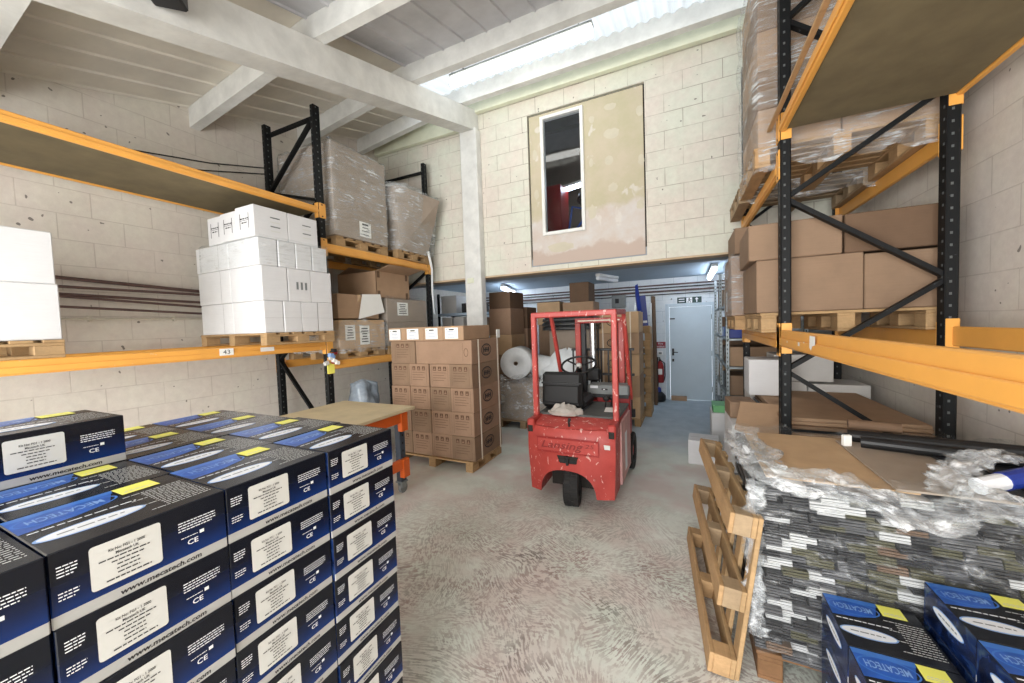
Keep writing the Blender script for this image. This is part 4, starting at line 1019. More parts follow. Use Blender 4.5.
# ------------------------------------------------------------------ wrapped pallet of folded sleeves
pallet('pallet', 'floor pallet under the wrapped stack of folded sleeves', (.90, 2.42, 0), 1.24, .86, 0, .135, 7, 'wood4')
SM = []
for i in range(5):
    b = MB(); 
    for q in range(3): b.box((-.049, -.40+.004*q, .0105*q+.0006), (.049, .40-.003*q, .0105*(q+1)), SLEEVE[i], .002)
    SM.append(b.mesh('folded_sleeve'))
NX, NZ, sh = 12, 25, .0325
rs = random.Random(11)
for k in range(NZ):
    for i in range(NX):
        x = .34+.0995*i+(.03 if k % 2 else -.012); z = .136+sh*k
        pk = rs.random(); m = 0 if pk < .42 else 1 if pk < .64 else 2 if pk < .775 else 3 if pk < .955 else 4
        if i > 5 and m == 3 and rs.random() < .6: m = 2
        o = bpy.data.objects.new('folded_sleeve', SM[m]); COL.objects.link(o)
        o.location = (x+rs.uniform(-.003, .003), 2.40+rs.uniform(-.022, .022)-(.012 if k < 8 else 0), z); o.rotation_euler = (0, 0, rs.uniform(-.02, .02))
        tag(o, 'folded dark card sleeve in the film-wrapped pallet stack on the right', 'folded sleeve', 'folded sleeves on the wrapped pallet')
zt_ = .136+sh*NZ
for i, (x0, x1, y0, y1, dz, mat, lb) in enumerate(((.33, .86, 2.04, 2.80, .002, 'card5', 'pale cardboard sheet under film on the left of the wrapped stack'), (.78, 1.20, 2.03, 2.72, .013, 'cardgrey', 'dull cardboard sheet overlapping the middle of the wrapped stack'), (1.10, 1.52, 2.03, 2.74, .024, 'filmdk', 'black glossy sheet on the right of the wrapped stack'))):
    b = MB(); b.box((x0, y0, zt_+dz), (x1, y1, zt_+dz+.009), mat, .002); tag(b.build('card_sheet'), lb, 'cardboard')
wrap('stretch_wrap', 'clear crinkled film wrapped round the pallet of folded sleeves', .285, 1.515, 1.985, 2.815, .15, zt_+.03, 'filmthin', .022, 41, 60, 22, .012, .10)
# bunched film along the top edge and hanging down the aisle corner
b = MB()
def bunch(path, rad, seed, nu=40, nv=14):
    path = [Vector(p) for p in path]
    def P(a, t):
        s = t*(len(path)-1); i = min(int(s), len(path)-2); p = path[i].lerp(path[i+1], s-i)
        d = (path[i+1]-path[i]).normalized(); x = d.cross(Vector((0, 0, 1)) if abs(d.z) < .9 else Vector((0, 1, 0))).normalized(); y = x.cross(d)
        rr = rad*(.45+1.1*abs(noise.noise(Vector((a*7+seed, t*9, seed)))))*(1+.5*noise.noise(Vector((a*19, t*31, seed))))
        an = a*2*PI; return p+x*rr*math.cos(an)*1.35+y*rr*math.sin(an)*.62
    return P
P = bunch([(.30, 2.6, zt_+.06), (.30, 2.2, zt_+.04), (.34, 2.0, zt_+.03), (.62, 1.97, zt_+.01), (.86, 1.955, zt_-.05), (1.02, 1.97, zt_+.02), (1.25, 1.985, zt_+.02), (1.5, 2.0, zt_+.01)], .085, 3)
b.grid(P, 30, 110, 'filmh', None, True)
tag(b.build('bunched_film', None, True), 'thick bunched film rope along the top front edge of the wrapped stack', 'plastic film')
b = MB(); P = bunch([(.285, 2.0, zt_+.0), (.27, 1.985, .72), (.275, 1.98, .45), (.285, 1.98, .22)], .04, 8)
b.grid(P, 20, 60, 'filmh', None, True); tag(b.build('hanging_film', None, True), 'film hanging down the aisle corner of the wrapped stack', 'plastic film')
b = MB(); P = bunch([(.90, 2.0, zt_+.05), (.98, 2.1, zt_+.10), (1.1, 2.2, zt_+.14), (1.25, 2.3, zt_+.12)], .055, 14); b.grid(P, 22, 50, 'filmh', None, True)
tag(b.build('twisted_film', None, True), 'twisted knot of film standing up on the wrapped stack by the bottle', 'plastic film')
# things lying on the wrapped stack
GK = 'black rolls on the wrapped stack'
for i, (p, q, rr) in enumerate((((.86, 2.62, zt_+.05), (1.55, 2.40, zt_+.065), .03), ((.84, 2.74, zt_+.05), (1.55, 2.56, zt_+.07), .034), ((.86, 2.80, zt_+.105), (1.08, 2.76, zt_+.105), .028))):
    b = MB(); b.tube([p, q], rr, 'black' if i < 2 else 'card4', 14); tag(b.build('tube_roll'), ('front black tube lying across the wrapped stack', 'rear black tube lying across the wrapped stack', 'short brown roll on top of the black tubes')[i], 'roll', GK)
t = thing('spray_bottle', 'white capped bottle lying on the wrapped stack', 'bottle', (1.03, 2.06, zt_+.06))
b = MB(); b.tube([(0, 0, 0), (.09, .05, .012)], .032, 'printw', 12); b.build('cap', t)
b = MB(); b.tube([(.09, .05, .012), (.22, .12, .03)], .036, 'bluebag', 12); b.build('body', t)
b = MB(); b.box((-.02, -.012, 0), (.02, .012, .06), 'paper', .003, Matrix.Rotation(.3, 4, 'Z')); tag(b.build('white_clip', None, False, (.80, 2.62, zt_+.022)), 'small white plastic clip upright between card sheets on the stack', 'clip')
t = thing('loose_tray', 'flat printed tray half under film at the right of the wrapped stack', 'tray', (1.36, 2.2, zt_+.034))
b = MB(); b.box((-.17, -.15, 0), (.17, .15, .008), 'ink', .002); b.box((-.17, -.15, 0), (.17, -.14, .035), 'black'); b.build('base', t)
b = MB()
for i in range(5): b.box((-.14+.05*i, -.08, .008), (-.11+.05*i, .1, .012), ('printw', 'redplain', 'paperg', 'blue', 'printw')[i])
b.build('printed_strips', t)
# ------------------------------------------------------------------ pallet leaning on its edge
t = thing('leaning_pallet', 'empty wooden pallet leaning on its long edge against the wrapped stack', 'pallet', (.025, 2.495, 0), .075)
th = .135; Wd = .80; Ln = 1.16
ux = Vector((.105, 0, .80)).normalized(); nx = Vector((ux.z, 0, -ux.x))      # up the leaning face, and through its thickness
def LB(mb, l0, l1, y0, y1, t0, t1, mat):
    X = Matrix(((ux.x, 0, nx.x, 0), (0, 1, 0, 0), (ux.z, 0, nx.z, 0), (0, 0, 0, 1)))
    mb.box((l0, y0, t0), (l1, y1, t1), mat, .003, X)
off = .016
for i, l in enumerate((0, .34, .70)):
    b = MB(); LB(b, l+off, l+.1+off, -Ln/2, Ln/2, 0, .02, 'wood3'); b.build('bottom_board', t)
    b = MB(); LB(b, l+off, l+.1+off, -Ln/2, Ln/2, th-.042, th-.021, 'wood'); b.build('stringer_board', t)
    for y in (-Ln/2+.045, 0, Ln/2-.045):
        b = MB(); LB(b, l+off, l+.1+off, y-.045, y+.045, .02, th-.042, 'wood2' if i else 'wood3'); b.build('block', t)
for i in range(6):
    y = -Ln/2+.05+(Ln-.1)*i/5
    b = MB(); LB(b, off, .80+off, y-.045, y+.045, th-.02, th, 'wood'); b.build('deck_board', t)
# ------------------------------------------------------------------ printed cartons at the near right
pallet('pallet', 'low skid under the near right printed cartons', (.90, 1.50, 0), .95, .70, 0, .062, 5)
GR = 'blue-black printed cartons in the near right stack'
for l in range(3):
    z = .5-BH*(l+1)
    for r_ in range(2):
        place(l == 0, (.517+BL/2, 1.964-.001-BD/2-r_*BD*1.01, z), -PI/2, 'printed carton at the near right, %s, %s' % (('lid layer', 'middle layer', 'bottom layer')[l], ('against the wrapped stack', 'nearest the camera')[r_]), GR)
for l in range(4):
    z = .5+BH-BH*(l+1)
    for r_ in range(2):
        place(l == 0, (.83+BL/2, 1.945-BD/2-r_*BD*1.01, z), -PI/2+.01, 'printed carton at the right picture edge, %s, %s' % (('raised top layer', 'second layer', 'third layer', 'bottom layer')[l], ('against the wrapped stack', 'nearest the camera')[r_]), GR)
# ------------------------------------------------------------------ metal shelving beyond the right racking
t = thing('metal_shelving', 'galvanised slotted shelving under the mezzanine beyond the right racking', 'shelving')
for x in (.50, 1.35):
    for y in (5.72, 6.75, 7.8):
        b = MB(); b.box((x-.02, y-.02, 0), (x-.016, y+.02, 2.4), 'galv'); b.box((x-.02, y-.02, 0), (x+.02, y-.016, 2.4), 'galv')
        for i in range(40): b.box((x-.0212, y-.006, .1+i*.056), (x-.0198, y+.006, .125+i*.056), 'gap'); b.box((x-.006, y-.0212, .1+i*.056), (x+.006, y-.0198, .125+i*.056), 'gap')
        b.build('post', t)
for z in (.25, .62, 1.02, 1.40, 1.85):
    b = MB(); b.box((.485, 5.70, z), (1.365, 7.82, z+.03), 'galv', .004); b.build('shelf', t)
b = MB(); b.bar((.475, 5.72, 1.30), (.475, 6.7, .70), .03, .004, 'galv', (1, 0, 0)); b.build('brace', t)
ci = 0
for z, items in ((1.05, (('cardboard bin of parts', 'card', .26), ('dark box', 'card4', .22), ('brown box', 'card2', .28))), (1.43, (('blue tray', 'bluebag', .12), ('blue parts bin', 'blue', .14), ('brown box', 'card3', .3))), (.65, (('brown box', 'card3', .27), ('dark tray', 'filmdk', .2), ('pale box', 'card5', .25))), (1.88, (('brown box', 'card2', .3), ('brown box', 'card', .26), ('dark box', 'card4', .3)))):
    for i, (lb, mt, h) in enumerate(items):
        y = 5.80+i*.66
        carton('%s on the metal shelving, %s bay, shelf at %s' % (lb, ('first', 'second', 'third')[i], {1.05: 'waist height', 1.43: 'chest height', .65: 'knee height', 1.88: 'head height'}[z]), .53, 1.2, y, y+.50, z, z+h, mt, 'boxes on the metal shelving', tape=False)
t = thing('green_crate', 'small green plastic crate on a white box at the shelving foot', 'crate', (.40, 5.65, .47))
b = MB(); b.box((-.08, -.15, 0), (.08, .15, .006), 'green'); 
for lo, hi in (((-.09, -.16, 0), (-.082, .16, .09)), ((.082, -.16, 0), (.09, .16, .09)), ((-.09, -.16, 0), (.09, -.152, .09)), ((-.09, .152, 0), (.09, .16, .09))): b.box(lo, hi, 'green', .002)
b.build('body', t)
b = MB(); b.box((-.095, -.165, .08), (.095, .165, .092), 'green', .003); b.build('rim', t)
carton('white carton at the shelving foot under the green crate', .29, .475, 5.45, 5.85, 0, .468, 'cardwhite', None, seam='wseam', tape=False)
# ------------------------------------------------------------------ store behind the truck
def stack(xa, xb, ya, yb, levels, labels, mats, group, z=.0):
    for (h, lb, mt) in zip(levels, labels, mats):
        carton(lb, xa+random.uniform(-.01, .01), xb+random.uniform(-.01, .01), ya, yb, z+.001, z+h, mt, group, tape=False); z += h
W5 = ('lowest', 'second', 'third', 'fourth', 'top')
stack(-3.27, -2.84, 6.0, 6.6, (.39, .39, .40, .36, .48, .30), ['%s brown carton in the column just right of the pillar' % w for w in ('lowest', 'second', 'third', 'fourth', 'fifth', 'dark topmost')], ('card2', 'card2', 'card3', 'card5', 'card2', 'card4'), 'carton column by the pillar')
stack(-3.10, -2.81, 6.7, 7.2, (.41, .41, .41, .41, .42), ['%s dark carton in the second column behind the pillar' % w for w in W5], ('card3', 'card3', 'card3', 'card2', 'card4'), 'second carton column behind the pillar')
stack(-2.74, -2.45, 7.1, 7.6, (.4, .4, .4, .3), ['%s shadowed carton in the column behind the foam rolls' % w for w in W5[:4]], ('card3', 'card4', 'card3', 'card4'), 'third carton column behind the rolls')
# shelving left of the pillar
t = thing('steel_shelving', 'pale blue steel shelving at the back left of the store', 'shelving')
for x in (-4.76, -3.74):
    for y in (6.5, 7.05):
        b = MB(); b.box((x-.02, y-.02, 0), (x+.02, y+.02, 2.42), 'upright'); b.build('post', t)
for z in (.4, .95, 1.45, 1.95):
    b = MB(); b.box((-4.78, 6.48, z), (-3.72, 7.07, z+.055), 'ceilB', .004); b.build('shelf', t)
GZ = 'boxes on the steel shelving'
carton('tall pale box on the upper steel shelf left of the pillar', -4.73, -4.35, 6.55, 7.0, 2.006, 2.38, 'greycart', GZ, seam='wseam', tape=False)
carton('low dark box on the upper steel shelf beside the pillar', -4.22, -3.82, 6.55, 7.0, 2.006, 2.2, 'filmdk', GZ, tape=False)
for i in range(2): carton('%s pale box on the middle steel shelf' % ('left', 'right')[i], -4.70+.28*i, -4.45+.28*i, 6.52, 7.0, 1.506, 1.92, 'greycart', GZ, seam='wseam', tape=False)
carton('reddish carton on the middle steel shelf beside the pillar', -4.05, -3.80, 6.52, 7.0, 1.506, 1.90, 'card2', GZ, tape=False)
for i in range(3): carton('%s brown carton on the lower steel shelf' % ('left', 'middle', 'right')[i], -4.70+.32*i, -4.41+.32*i, 6.52, 7.0, 1.006, 1.36, 'card3', GZ, tape=False)
# pallet with foam rolls
pallet('pallet', 'dark pallet under the film-covered load with foam rolls', (-2.45, 5.95, 0), .95, .9, 0, .13, 6, 'wood2')
b = MB()
def P(a, t):
    an = a*2*PI; c_, s_ = math.cos(an), math.sin(an)
    k = 1/max(abs(c_), abs(s_))**.75
    x = -2.45+.46*c_*k; y = 5.95+.42*s_*k; z = .132+t*.66
    n_ = noise.noise(Vector((x*4, y*4, z*5)))*.05
    q = 1 if t < .9 else .55
    if t >= .99: q = .0
    return (-2.45+(x+2.45)*q*(1+n_), 5.95+(y-5.95)*q*(1+n_), z)
b.grid(P, 40, 16, 'cardgrey', None, True); tag(b.build('wrapped_load', None, True), 'lumpy grey load under the foam rolls, wrapped in film', 'load')
wrap('stretch_wrap', 'shiny film over the lumpy load under the foam rolls', -2.89, -2.0, 5.53, 6.38, .16, .82, 'filmh', .05, 55, 40, 14, .03, .12)
def roll(label, c, ax, R, hole, L, mat='bubble'):
    t = thing('foam_roll', label, 'roll', c); a = Vector(ax).normalized()
    x = a.cross(Vector((0, 0, 1))); x.normalize(); y = a.cross(x)
    X = Matrix(((x.x, y.x, a.x, 0), (x.y, y.y, a.y, 0), (x.z, y.z, a.z, 0), (0, 0, 0, 1)))
    b = MB(); b.lathe([(hole, -L/2), (hole+.01, -L/2-.004), (R*.6, -L/2-.002), (R-.01, -L/2), (R, -L/2+.012), (R, L/2-.012), (R-.01, L/2), (hole, L/2), (hole, -L/2)], mat, X, 36); b.build('foam', t, True)
    b = MB(); b.lathe([(hole-.004, -L/2+.003), (hole-.012, -L/2+.003), (hole-.012, L/2), (hole-.004, L/2)], 'card3', X, 20); b.build('core_tube', t)
    return t
roll('large white foam roll with open core facing out, left of the forklift', (-2.64, 5.84, 1.07), (.25, -1, 0), .265, .038, .55)
roll('second white foam roll lying behind the forklift guard', (-2.08, 5.74, .99), (.9, -.5, -.1), .19, .03, .5)
b = MB()
def P(a, t):
    an = a*2*PI; rr = .45*(1-t)**.4+.02; n_ = 1+.3*noise.noise(Vector((math.cos(an)*2, math.sin(an)*2, t*5+3)))
    return (-1.70+rr*n_*math.cos(an)*1.1, 5.66+rr*n_*math.sin(an)*.7, .74+.56*t+.05*noise.noise(Vector((an, t*7, 1))))
b.grid(P, 40, 14, 'bubble', None, True); tag(b.build('foam_sheeting', None, True), 'crumpled heap of white foam sheeting seen through the forklift guard', 'foam sheeting')
# carton load behind the truck, film-topped
pallet('pallet', 'pallet under the big grey carton behind the forklift', (-1.76, 6.05, 0), .86, .9, 0, .13, 6, 'wood2')
carton('lower big grey carton behind the forklift', -2.14, -1.34, 5.70, 6.46, .132, .72, 'cardgrey', 'big grey cartons behind the forklift', tape=False)
carton('upper big grey carton behind the forklift, under black film', -2.14, -1.34, 6.06, 6.5, .722, 1.60, 'cardgrey', 'big grey cartons behind the forklift', tape=False)
for i in range(3):
    b = MB(); z0 = 1.602+.073*i
    def P(a, t, z0=z0, i=i):
        an = a*2*PI; c_, s_ = math.cos(an), math.sin(an); k = 1/max(abs(c_), abs(s_))**.85
        q = (.94, 1, 1, .93, .0)[min(4, int(t*4.01))] if t > 0 else .0
        n_ = 1+.07*noise.noise(Vector((c_*3+i, s_*3, t*4)))
        return (-1.74+.46*c_*k*q*n_, 6.14+.36*s_*k*q*n_, z0+.070*(0, 0, .5, 1, 1)[min(4, int(t*4.01))])
    b.grid(P, 44, 5, 'filmdk', None, True); tag(b.build('film_bundle', None, True), '%s flat bundle in dark film on top of the big grey carton' % ('lowest', 'middle', 'topmost')[i], 'bundle', 'dark film bundles')
t2 = 6.75
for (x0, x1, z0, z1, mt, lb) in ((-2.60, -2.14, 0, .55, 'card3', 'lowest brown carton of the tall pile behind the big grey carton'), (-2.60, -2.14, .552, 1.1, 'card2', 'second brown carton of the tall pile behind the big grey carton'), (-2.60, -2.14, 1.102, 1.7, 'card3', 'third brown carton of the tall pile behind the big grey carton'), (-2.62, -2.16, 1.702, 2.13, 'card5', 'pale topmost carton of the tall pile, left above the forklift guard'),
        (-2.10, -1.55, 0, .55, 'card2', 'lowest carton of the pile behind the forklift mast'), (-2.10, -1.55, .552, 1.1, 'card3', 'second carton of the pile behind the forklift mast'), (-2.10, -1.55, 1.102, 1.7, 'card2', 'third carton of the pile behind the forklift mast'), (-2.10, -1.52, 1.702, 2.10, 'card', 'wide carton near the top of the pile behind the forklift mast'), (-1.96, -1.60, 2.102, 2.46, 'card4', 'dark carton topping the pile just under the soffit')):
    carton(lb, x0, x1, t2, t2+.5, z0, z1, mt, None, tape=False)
# second oval-marked stack
pallet('pallet', 'pallet under the oval-marked stack behind the forklift mast', (-1.03, 6.52, 0), .72, .64, 0, .13, 6)
z = .132
for l in range(5):
    h = .347; o = carton('oval-marked carton behind the forklift mast, %s layer' % ('lowest', 'second', 'third', 'fourth', 'top')[l], -1.38, -.68, 6.20+.006*(l % 2), 6.84, z, z+h-.002, 'card' if l % 2 else 'card5', 'oval-marked cartons behind the forklift', tape=False)
    oval(o, FY(.0, -.3215, .19), .16, .085)
    k = MB(); [k.quad(s*.22-.007, 0, s*.22+.007, h, 'strap', FY(0, -.323, 0), .0) for s in (-1, 1)]; k.build('strapping', o)
    z += h
# pallets and ladder stood on end along the aisle
def end_pallet(label, y, w, h, lean=0, wm='wood2'):
    t = thing('standing_pallet', label, 'pallet', (-.57, y, 0), 0, 'pallets stood on end along the aisle')
    b = MB()
    for i in range(7):
        z = .05+(h-.1)*i/6; b.box((-w, -.01, z-.045), (0, .01, z+.045), wm, .003)
    b.build('deck', t)
    for x in (-.05, -w/2, -w+.05):
        for z in [.06+(h-.12)*q/5 for q in range(6)]:
            b = MB(); b.box((x-.05, .01, z-.06), (x+.05, .10, z+.06), wm, .004); b.build('block', t)
    for x in (-.05, -w/2, -w+.05):
        b = MB(); b.box((x-.05, .10, 0), (x+.05, .12, h), wm, .003); b.build('bottom_board', t)
    return t
for i, y in enumerate((6.90, 7.04, 7.18, 7.32)):
    end_pallet('pallet stood on end behind the oval-marked stack, %s from the front' % ('first', 'second', 'third', 'fourth')[i], y, .8, (1.62, 1.58, 1.60, 1.2)[i], wm='wood2' if i % 2 else 'wood')
t = thing('step_ladder', 'folded aluminium step ladder leaning at the aisle beyond the oval-marked stack', 'ladder', (-.60, 7.60, 0))
for x in (-.36, 0):
    b = MB(); b.bar((x, 0, 0), (x*.8-.02, .16, 2.05), .03, .07, 'alu', (0, 1, 0)); b.build('rail', t)
for i in range(7):
    f = (i+.7)/7.6; b = MB(); b.box((-.34+.03*f, .16*f-.04, 2.05*f-.012), (-.02-.0*f, .16*f+.04, 2.05*f+.012), 'alu', .003); b.build('tread', t)
for i in range(2):
    b = MB(); b.tube([(-.57, 7.95+.2*i, 0), (-.60, 8.0+.2*i, 2.2)], .035, 'card4', 8); tag(b.build('timber_pole'), ('front', 'rear')[i]+' dark timber pole stood upright by the extinguisher', 'pole', 'timber poles')
# blue rolled sheets standing on the oval stack
b = MB(); b.add([(-.72, 6.45, 1.876), (-.66, 6.5, 1.876), (-.70, 6.75, 1.876), (-.76, 6.7, 1.876), (-.76, 6.5, 2.30), (-.72, 6.52, 2.33), (-.73, 6.6, 2.2), (-.77, 6.58, 2.15)], [(3, 2, 1, 0), (4, 5, 6, 7), (0, 1, 5, 4), (1, 2, 6, 5), (2, 3, 7, 6), (3, 0, 4, 7)], 'bluebag')
tag(b.build('blue_bag'), 'tall folded blue plastic sack standing on the oval-marked stack', 'sack')
t = thing('sign_board', 'tall blue plastic board standing on top of the upright pallets', 'board', (-.62, 6.98, 1.622))
b = MB(); b.box((-.09, -.012, 0), (.02, .0, .54), 'bluebag', .004, Matrix.Rotation(-.08, 4, 'Y')); b.build('panel', t)
b = MB(); b.quad(-.07, .05, .0, .09, 'printw', FY(0, -.0125, 0), .0005); b.build('white_print', t)
# mezzanine room beyond the window
t = thing('red_cupboard', 'red cupboard seen through the upper window', 'cupboard', (-2.55, 6.6, 2.8))
b = MB(); b.box((-.45, 0, 0), (.52, .5, 1.45), 'redplain', .006); b.build('body', t)
for s in (0, 1): b = MB(); b.box((-.44+.48*s, -.012, .05), (.03+.48*s, 0, 1.42), 'redplain', .004); b.build('door', t)
t = thing('machine_frame', 'dark equipment with blue frame seen through the upper window', 'equipment', (-1.62, 6.5, 2.8))
b = MB(); b.box((-.30, 0, 0), (.35, .4, .55), 'bluebag', .01); b.build('base', t)
b = MB(); b.tube([(-.28, .1, .55), (-.2, .1, 1.0), (.1, .1, .9), (.32, .1, .55)], .02, 'blue', 6); b.tube([(-.15, .05, .55), (.25, .05, 1.0)], .02, 'blue', 6); b.build('blue_frame', t)
b = MB(); b.lathe([(0, 0), (.16, .02), (.24, .1), (.2, .22), (0, .28)], 'black', Matrix.Translation((.1, .2, 1.0)), 14); b.build('hood', t, True)
b = MB(); b.box((-.02, .15, .55), (.02, .25, 1.02), 'black'); b.build('stem', t)
# ------------------------------------------------------------------ forklift, rear towards the camera
FK = thing('forklift_truck', 'small worn red electric forklift parked in the aisle, rear towards us', 'forklift', (-.99, 3.22, 0))
def fp(mb, name, parent=FK, smooth=False): return mb.build(name, parent, smooth)
HW = .415
def rear_y(x): return .075*(abs(x)/HW)**2.4
def arch(x):
    # underside of the counterweight with the wheel arch
    a = abs(x+.02); lo = .115
    if a > .275: return lo
    return lo+.24*math.sqrt(max(0, 1-(a/.275)**2.6))+.002
xs = [-HW+2*HW*i/64 for i in range(65)]; rows = 12; b = MB(); vs = []
for x in xs:
    zb = arch(x); ztop = .735
    for j in range(rows+1):
        t = j/rows; z = zb+(ztop-zb)*t
        y = rear_y(x)+.035*max(0, (z-.62)/.115)**2-.018*max(0, 1-abs(z-.55)/.5)
        k = 1-.045*max(0, (.5-z)/.4)*(1)
        vs.append((x*k, y, z))
m = rows+1
fs = [(i*m+j, (i+1)*m+j, (i+1)*m+j+1, i*m+j+1) for i in range(64) for j in range(rows)]
b.add(vs, fs, 'red')
# crown, inner arch and flanks back to the body
vs = []
for x in xs:
    y0 = rear_y(x)+.035; zb = arch(x); k = 1-.045*max(0, (.5-zb)/.4)
    vs += [(x, y0, .735), (x, y0+.04, .765), (x, .36, .785), (x*k, rear_y(x)-.018*max(0, 1-abs(zb-.55)/.5), zb), (x*k, .50, zb+.02)]
fs = []
for i in range(64):
    o = i*5; q = o+5; fs += [(o, q, q+1, o+1), (o+1, q+1, q+2, o+2), (o+4, q+4, q+3, o+3)]
b.add(vs, fs, 'red')
for s in (-1, 1):
    col = [(s*HW*(1-.045*max(0, (.5-z)/.4)), rear_y(HW)+.035*max(0, (z-.62)/.115)**2-.018*max(0, 1-abs(z-.55)/.5), z) for z in [.115+(.735-.115)*j/rows for j in range(rows+1)]]
    bk = [(v[0], .36, v[2]) for v in col]; n = len(col)
    fs = [(j, j+1, n+j+1, n+j) if s < 0 else (j+1, j, n+j, n+j+1) for j in range(n-1)]
    b.add(col+bk, fs, 'red'); b.add([col[-1], (s*HW, rear_y(HW)+.075, .765), (s*HW, .36, .785), bk[-1]], [(0, 1, 2, 3) if s < 0 else (3, 2, 1, 0)], 'red')
cw = fp(b, 'counterweight', FK, True)
# recessed name panel, cast letters, tow pin pocket
b = MB(); X = FY(.0, -.021, .585)
b.quad(-.29, -.058, .285, .066, 'redplain', X, .0); b.quad(-.282, -.051, .277, .06, 'red', X, .002)
b.text('Lansing', -.05, .0, .40, .088, 'rednm', X, .006, False, .3, .012); b.text('25', .205, .022, .085, .036, 'rednm', X, .006, False, .2, .012)
b.quad(-.295, .069, .29, .076, 'redplain', X, .004); b.quad(-.295, -.066, .29, -.061, 'redplain', X, .004)
b.build('name_panel', cw)
b = MB(); b.box((-.085, -.024, .435), (.085, -.012, .495), 'black', .004); b.add([(-.10, -.026, .50), (.10, -.026, .50), (.075, -.022, .43), (-.075, -.022, .43)], [(0, 3, 2, 1)], 'gap')
b.tube([(0, -.035, .42), (0, -.035, .50)], .014, 'black', 8); b.build('tow_pin_pocket', cw)
b = MB(); b.tube([(0, .065, .735), (0, .045, .80)], .010, 'black', 7); b.tube([(0, .045, .80), (.01, .05, .83)], .014, 'black', 7); b.build('pin_handle', cw)
for s in (-1, 1):
    b = MB(); x = s*(HW-.03); b.box((x-.036, .05, .66), (x+.036, .30, .795), 'red', .012); b.box((x-.024, .044, .675), (x+.024, .052, .735), 'gap'); b.build('post_bracket', cw)
b = MB(); b.quad(-.04, -.02, .04, .02, 'paperg', FY(.335, .025, .60), .0); b.build('worn_label', cw)
# steer wheel
b = MB(); X = Matrix.Translation((.005, .105, .195)) @ Matrix.Rotation(.16, 4, 'Z') @ Matrix.Rotation(PI/2, 4, 'Y')
b.lathe([(0, -.05), (.10, -.05), (.105, -.065), (.18, -.07), (.192, -.06), (.193, .06), (.18, .07), (.105, .065), (.10, .05), (0, .05)], 'rubber', X, 36)
for i in range(22):
    for s in (-1, 1):
        a = 2*PI*i/22+(.14 if s > 0 else 0); R_ = Matrix.Rotation(a, 4, 'Z')
        b.box((.186, -.017, s*.034-.029), (.1965, .017, s*.034+.029), 'rubber', .003, X @ R_)
fp(b, 'steer_wheel')
b = MB(); b.box((-.25, .26, .10), (.25, .36, .42), 'gap'); b.tube([(.005, .15, .34), (.005, .15, .36)], .06, 'black', 12); fp(b, 'steer_axle')
# body
b = MB(); b.box((-HW+.012, .36, .13), (HW-.012, 1.02, .775), 'red', .012); body = fp(b, 'body')
b = MB(); b.box((HW-.013, .33, .15), (HW+.012, .93, .745), 'pinkworn', .006); b.quad(.02, .02, .16, .4, 'printw', frame((HW+.012, .5, .2), (0, 1, 0), (0, 0, 1)), .001); b.build('side_panel', body)
b = MB(); b.box((-HW-.012, .33, .15), (-HW+.013, .93, .745), 'redplain', .006); b.build('side_panel', body)
b = MB(); b.box((-HW+.01, .32, .775), (HW-.01, 1.0, .80), 'mat', .006); b.build('deck_mat', body)
b = MB(); b.quad(-.07, -.11, .07, .10, 'paper', frame((.29, .62, .8015), (1, .1, 0), (-.1, 1, 0)), .001); b.build('paper_sheet', body)
b = MB(); b.box((-HW+.02, 1.0, .12), (HW-.02, 1.3, .42), 'redplain', .01); b.build('front_frame', body)
b = MB(); b.box((.03, 1.10, .42), (HW-.01, 1.22, .86), 'redplain', .008); b.box((-HW+.01, 1.10, .42), (.03, 1.22, .80), 'redplain', .008); b.build('cowl', body)
b = MB(); b.box((-.06, 1.04, .86), (HW-.015, 1.26, .985), 'grey', .012); b.box((-.06, 1.03, .84), (HW-.015, 1.05, .88), 'black', .004); dash = b.build('dashboard', body)
b = MB(); b.box((-.03, 1.037, .945), (.06, 1.045, .975), 'printw', .003); b.box((.10, 1.037, .925), (.17, 1.045, .945), 'black', .003); b.box((.12, 1.036, .93), (.14, 1.044, .94), 'printw'); b.build('switches', dash)
# seat
st = MB(); X = Matrix.Translation((-.19, .47, .83)) @ Matrix.Rotation(-.10, 4, 'X')
st.box((-.215, -.05, 0), (.215, .05, .37), 'seat', .03, X); st.box((-.215, -.062, .245), (.215, -.046, .262), 'black', .004, X); st.box((-.185, -.064, .05), (.185, -.048, .23), 'seat', .012, X)
fp(st, 'seat_back')
st = MB(); st.box((-.41, .49, .80), (.045, .94, .92), 'seat', .04); st.box((-.40, .50, .79), (.03, .93, .81), 'black', .01); fp(st, 'seat_cushion')
st = MB()
def P(a, t):
    an = a*2*PI; rr = .15*math.cos(t*PI/2)**.7; n_ = 1+.35*noise.noise(Vector((math.cos(an)*1.7, math.sin(an)*1.7, 2+t*2)))
    return (-.12+rr*1.05*n_*math.cos(an), .33+rr*.52*n_*math.sin(an), .79+.085*math.sin(t*PI/2)*(1+.9*noise.noise(Vector((an*1.5, t*4, 0)))))
st.grid(P, 40, 12, 'rag', None, True); tag(fp(st, 'rag_bundle', None, True), 'crumpled grey rag lying on the forklift behind the seat', 'rag'); bpy.data.objects['rag_bundle'].location = (-.99, 3.22, .004)
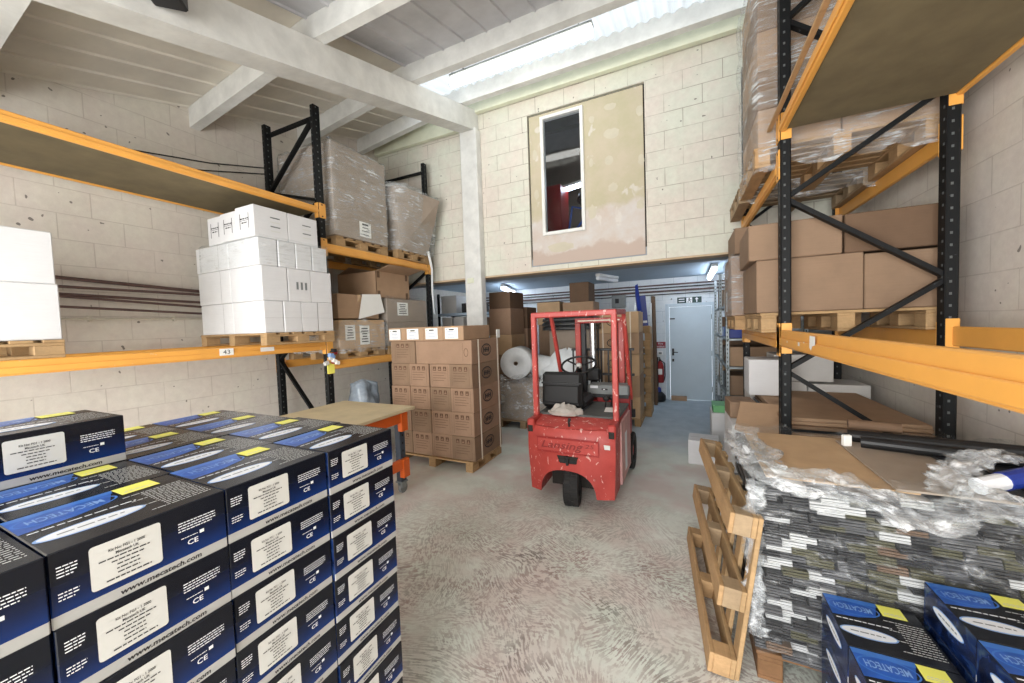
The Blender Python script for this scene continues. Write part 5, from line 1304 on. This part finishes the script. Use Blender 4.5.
# steering wheel and controls
cx, cy, cz = -.16, 1.04, 1.215; tilt = Matrix.Translation((cx, cy, cz)) @ Matrix.Rotation(math.radians(24), 4, 'X')
b = MB(); ring = [tilt @ Vector((.20*math.cos(2*PI*i/36), .20*math.sin(2*PI*i/36), 0)) for i in range(36)]; b.tube(ring, .013, 'black', 8, True)
for a in (.5, 2.6, 4.7): b.tube([tilt @ Vector((0, 0, -.015)), tilt @ Vector((.2*math.cos(a), .2*math.sin(a), 0))], .010, 'black', 6)
sw = fp(b, 'steering_wheel')
b = MB(); b.lathe([(0, -.03), (.035, -.03), (.035, .0), (.02, .015), (0, .018)], 'paperg', tilt, 16); b.build('hub', sw, True)
b = MB(); b.tube([(cx, cy+.005, cz-.03), (cx, cy+.16, .84)], .03, 'black', 10); fp(b, 'steering_column')
for i, x in enumerate((.20, .25)):
    b = MB(); b.tube([(x, .74+.06*i, .80), (x+.01, .74+.06*i, .87)], .008, 'black', 6); b.lathe([(0, 0), (.028, .01), (.036, .035), (.026, .06), (0, .065)], 'black', Matrix.Translation((x+.01, .74+.06*i, .86)), 12); fp(b, 'lever')
# overhead guard
gz = 1.795; b = MB()
def gp(name, p, q, w=.052, h=.052, mat='red'):
    b = MB(); b.bar(p, q, w, h, mat, (0, 1, 0), .008); return fp(b, name)
gx = .395
for s in (-1, 1):
    gp('guard_post', (s*gx, .25, .74), (s*gx, .25, gz))
    gp('guard_leg', (s*(gx+.005), .80, gz-.005), (s*(gx+.005), 1.24, .80), .04, .05)
    b = MB(); b.bar((s*gx, .225, gz), (s*gx, .83, gz+.015), .05, .05, 'red', (0, 0, 1), .008); fp(b, 'guard_rail')
for y in (.25, .80):
    b = MB(); b.bar((-gx-.025, y, gz+(.0 if y < .5 else .013)), (gx+.025, y, gz+(.0 if y < .5 else .013)), .05, .055, 'red', (0, 0, 1), .01); fp(b, 'guard_crossbar')
for x in (-.13, .13):
    b = MB(); b.bar((x, .27, gz), (x, .79, gz+.013), .03, .03, 'red', (0, 0, 1), .004); fp(b, 'guard_bar')
# drive wheels
for s in (-1, 1):
    b = MB(); X = Matrix.Translation((s*.362, 1.20, .21)) @ Matrix.Rotation(PI/2, 4, 'Y')
    b.lathe([(0, -.04), (.11, -.04), (.12, -.065), (.20, -.07), (.21, -.06), (.21, .06), (.20, .07), (.12, .065), (.11, .04), (0, .04)], 'rubber', X, 36)
    wh = fp(b, 'drive_wheel'); b = MB(); b.lathe([(0, s*.045), (.05, s*.055), (.10, s*.042)], 'redplain', X, 20); b.build('hub', wh)
# mast
for s in (-1, 1):
    b = MB(); x = s*.27; b.box((x-.035, 1.44, .06), (x+.035, 1.54, 1.74), 'red', .008); fp(b, 'mast_channel')
    b = MB(); x = s*.205; b.box((x-.028, 1.46, .08), (x+.028, 1.53, 1.70), 'black', .005); fp(b, 'inner_channel')
b = MB(); b.box((-.30, 1.42, 1.70), (.30, 1.52, 1.765), 'red', .008); b.box((-.26, 1.414, 1.725), (.26, 1.42, 1.738), 'strap'); fp(b, 'mast_crossbar')
b = MB(); b.box((-.30, 1.45, .55), (.30, 1.53, .63), 'red', .008); fp(b, 'mast_tie')
b = MB(); b.tube([(-.085, 1.48, .2), (-.085, 1.48, 1.0)], .045, 'black', 14); b.tube([(-.085, 1.48, 1.0), (-.085, 1.48, 1.70)], .042, 'steel', 14); fp(b, 'lift_cylinder')
b = MB(); b.tube([(-.02, 1.5, .7), (-.02, 1.5, 1.66)], .009, 'black', 6); fp(b, 'lift_chain')
b = MB(); b.box((-.14, 1.34, .98), (.02, 1.44, 1.13), 'black', .02); fp(b, 'valve_block')
b = MB()
for z in (1.02, 1.34): b.box((-.40, 1.58, z), (.40, 1.62, z+.03), 'black', .004)
for i in range(9): b.box((-.39+.0925*i, 1.585, .60), (-.37+.0925*i, 1.605, 1.36), 'black', .003)
b.box((-.40, 1.57, .5), (.40, 1.62, .60), 'black', .005); b.box((-.40, 1.57, .16), (.40, 1.62, .25), 'black', .005); b.box((-.2, 1.56, .2), (-.16, 1.6, .55), 'black'); b.box((.16, 1.56, .2), (.2, 1.6, .55), 'black'); fp(b, 'load_backrest')
for s in (-1, 1):
    b = MB(); x = s*.22; b.box((x-.05, 1.62, .035), (x+.05, 1.655, .58), 'black', .006); b.box((x-.05, 1.62, .02), (x+.05, 2.30, .055), 'black', .006); fp(b, 'fork')
sc.view_settings.view_transform = 'Standard'; sc.view_settings.look = 'None'; sc.view_settings.gamma = 1; sc.view_settings.use_curve_mapping = False
sc.view_settings.exposure = EXPO
sc.cycles.max_bounces = 8; sc.cycles.transparent_max_bounces = 16; sc.cycles.diffuse_bounces = 5
sc.cycles.use_denoising = True
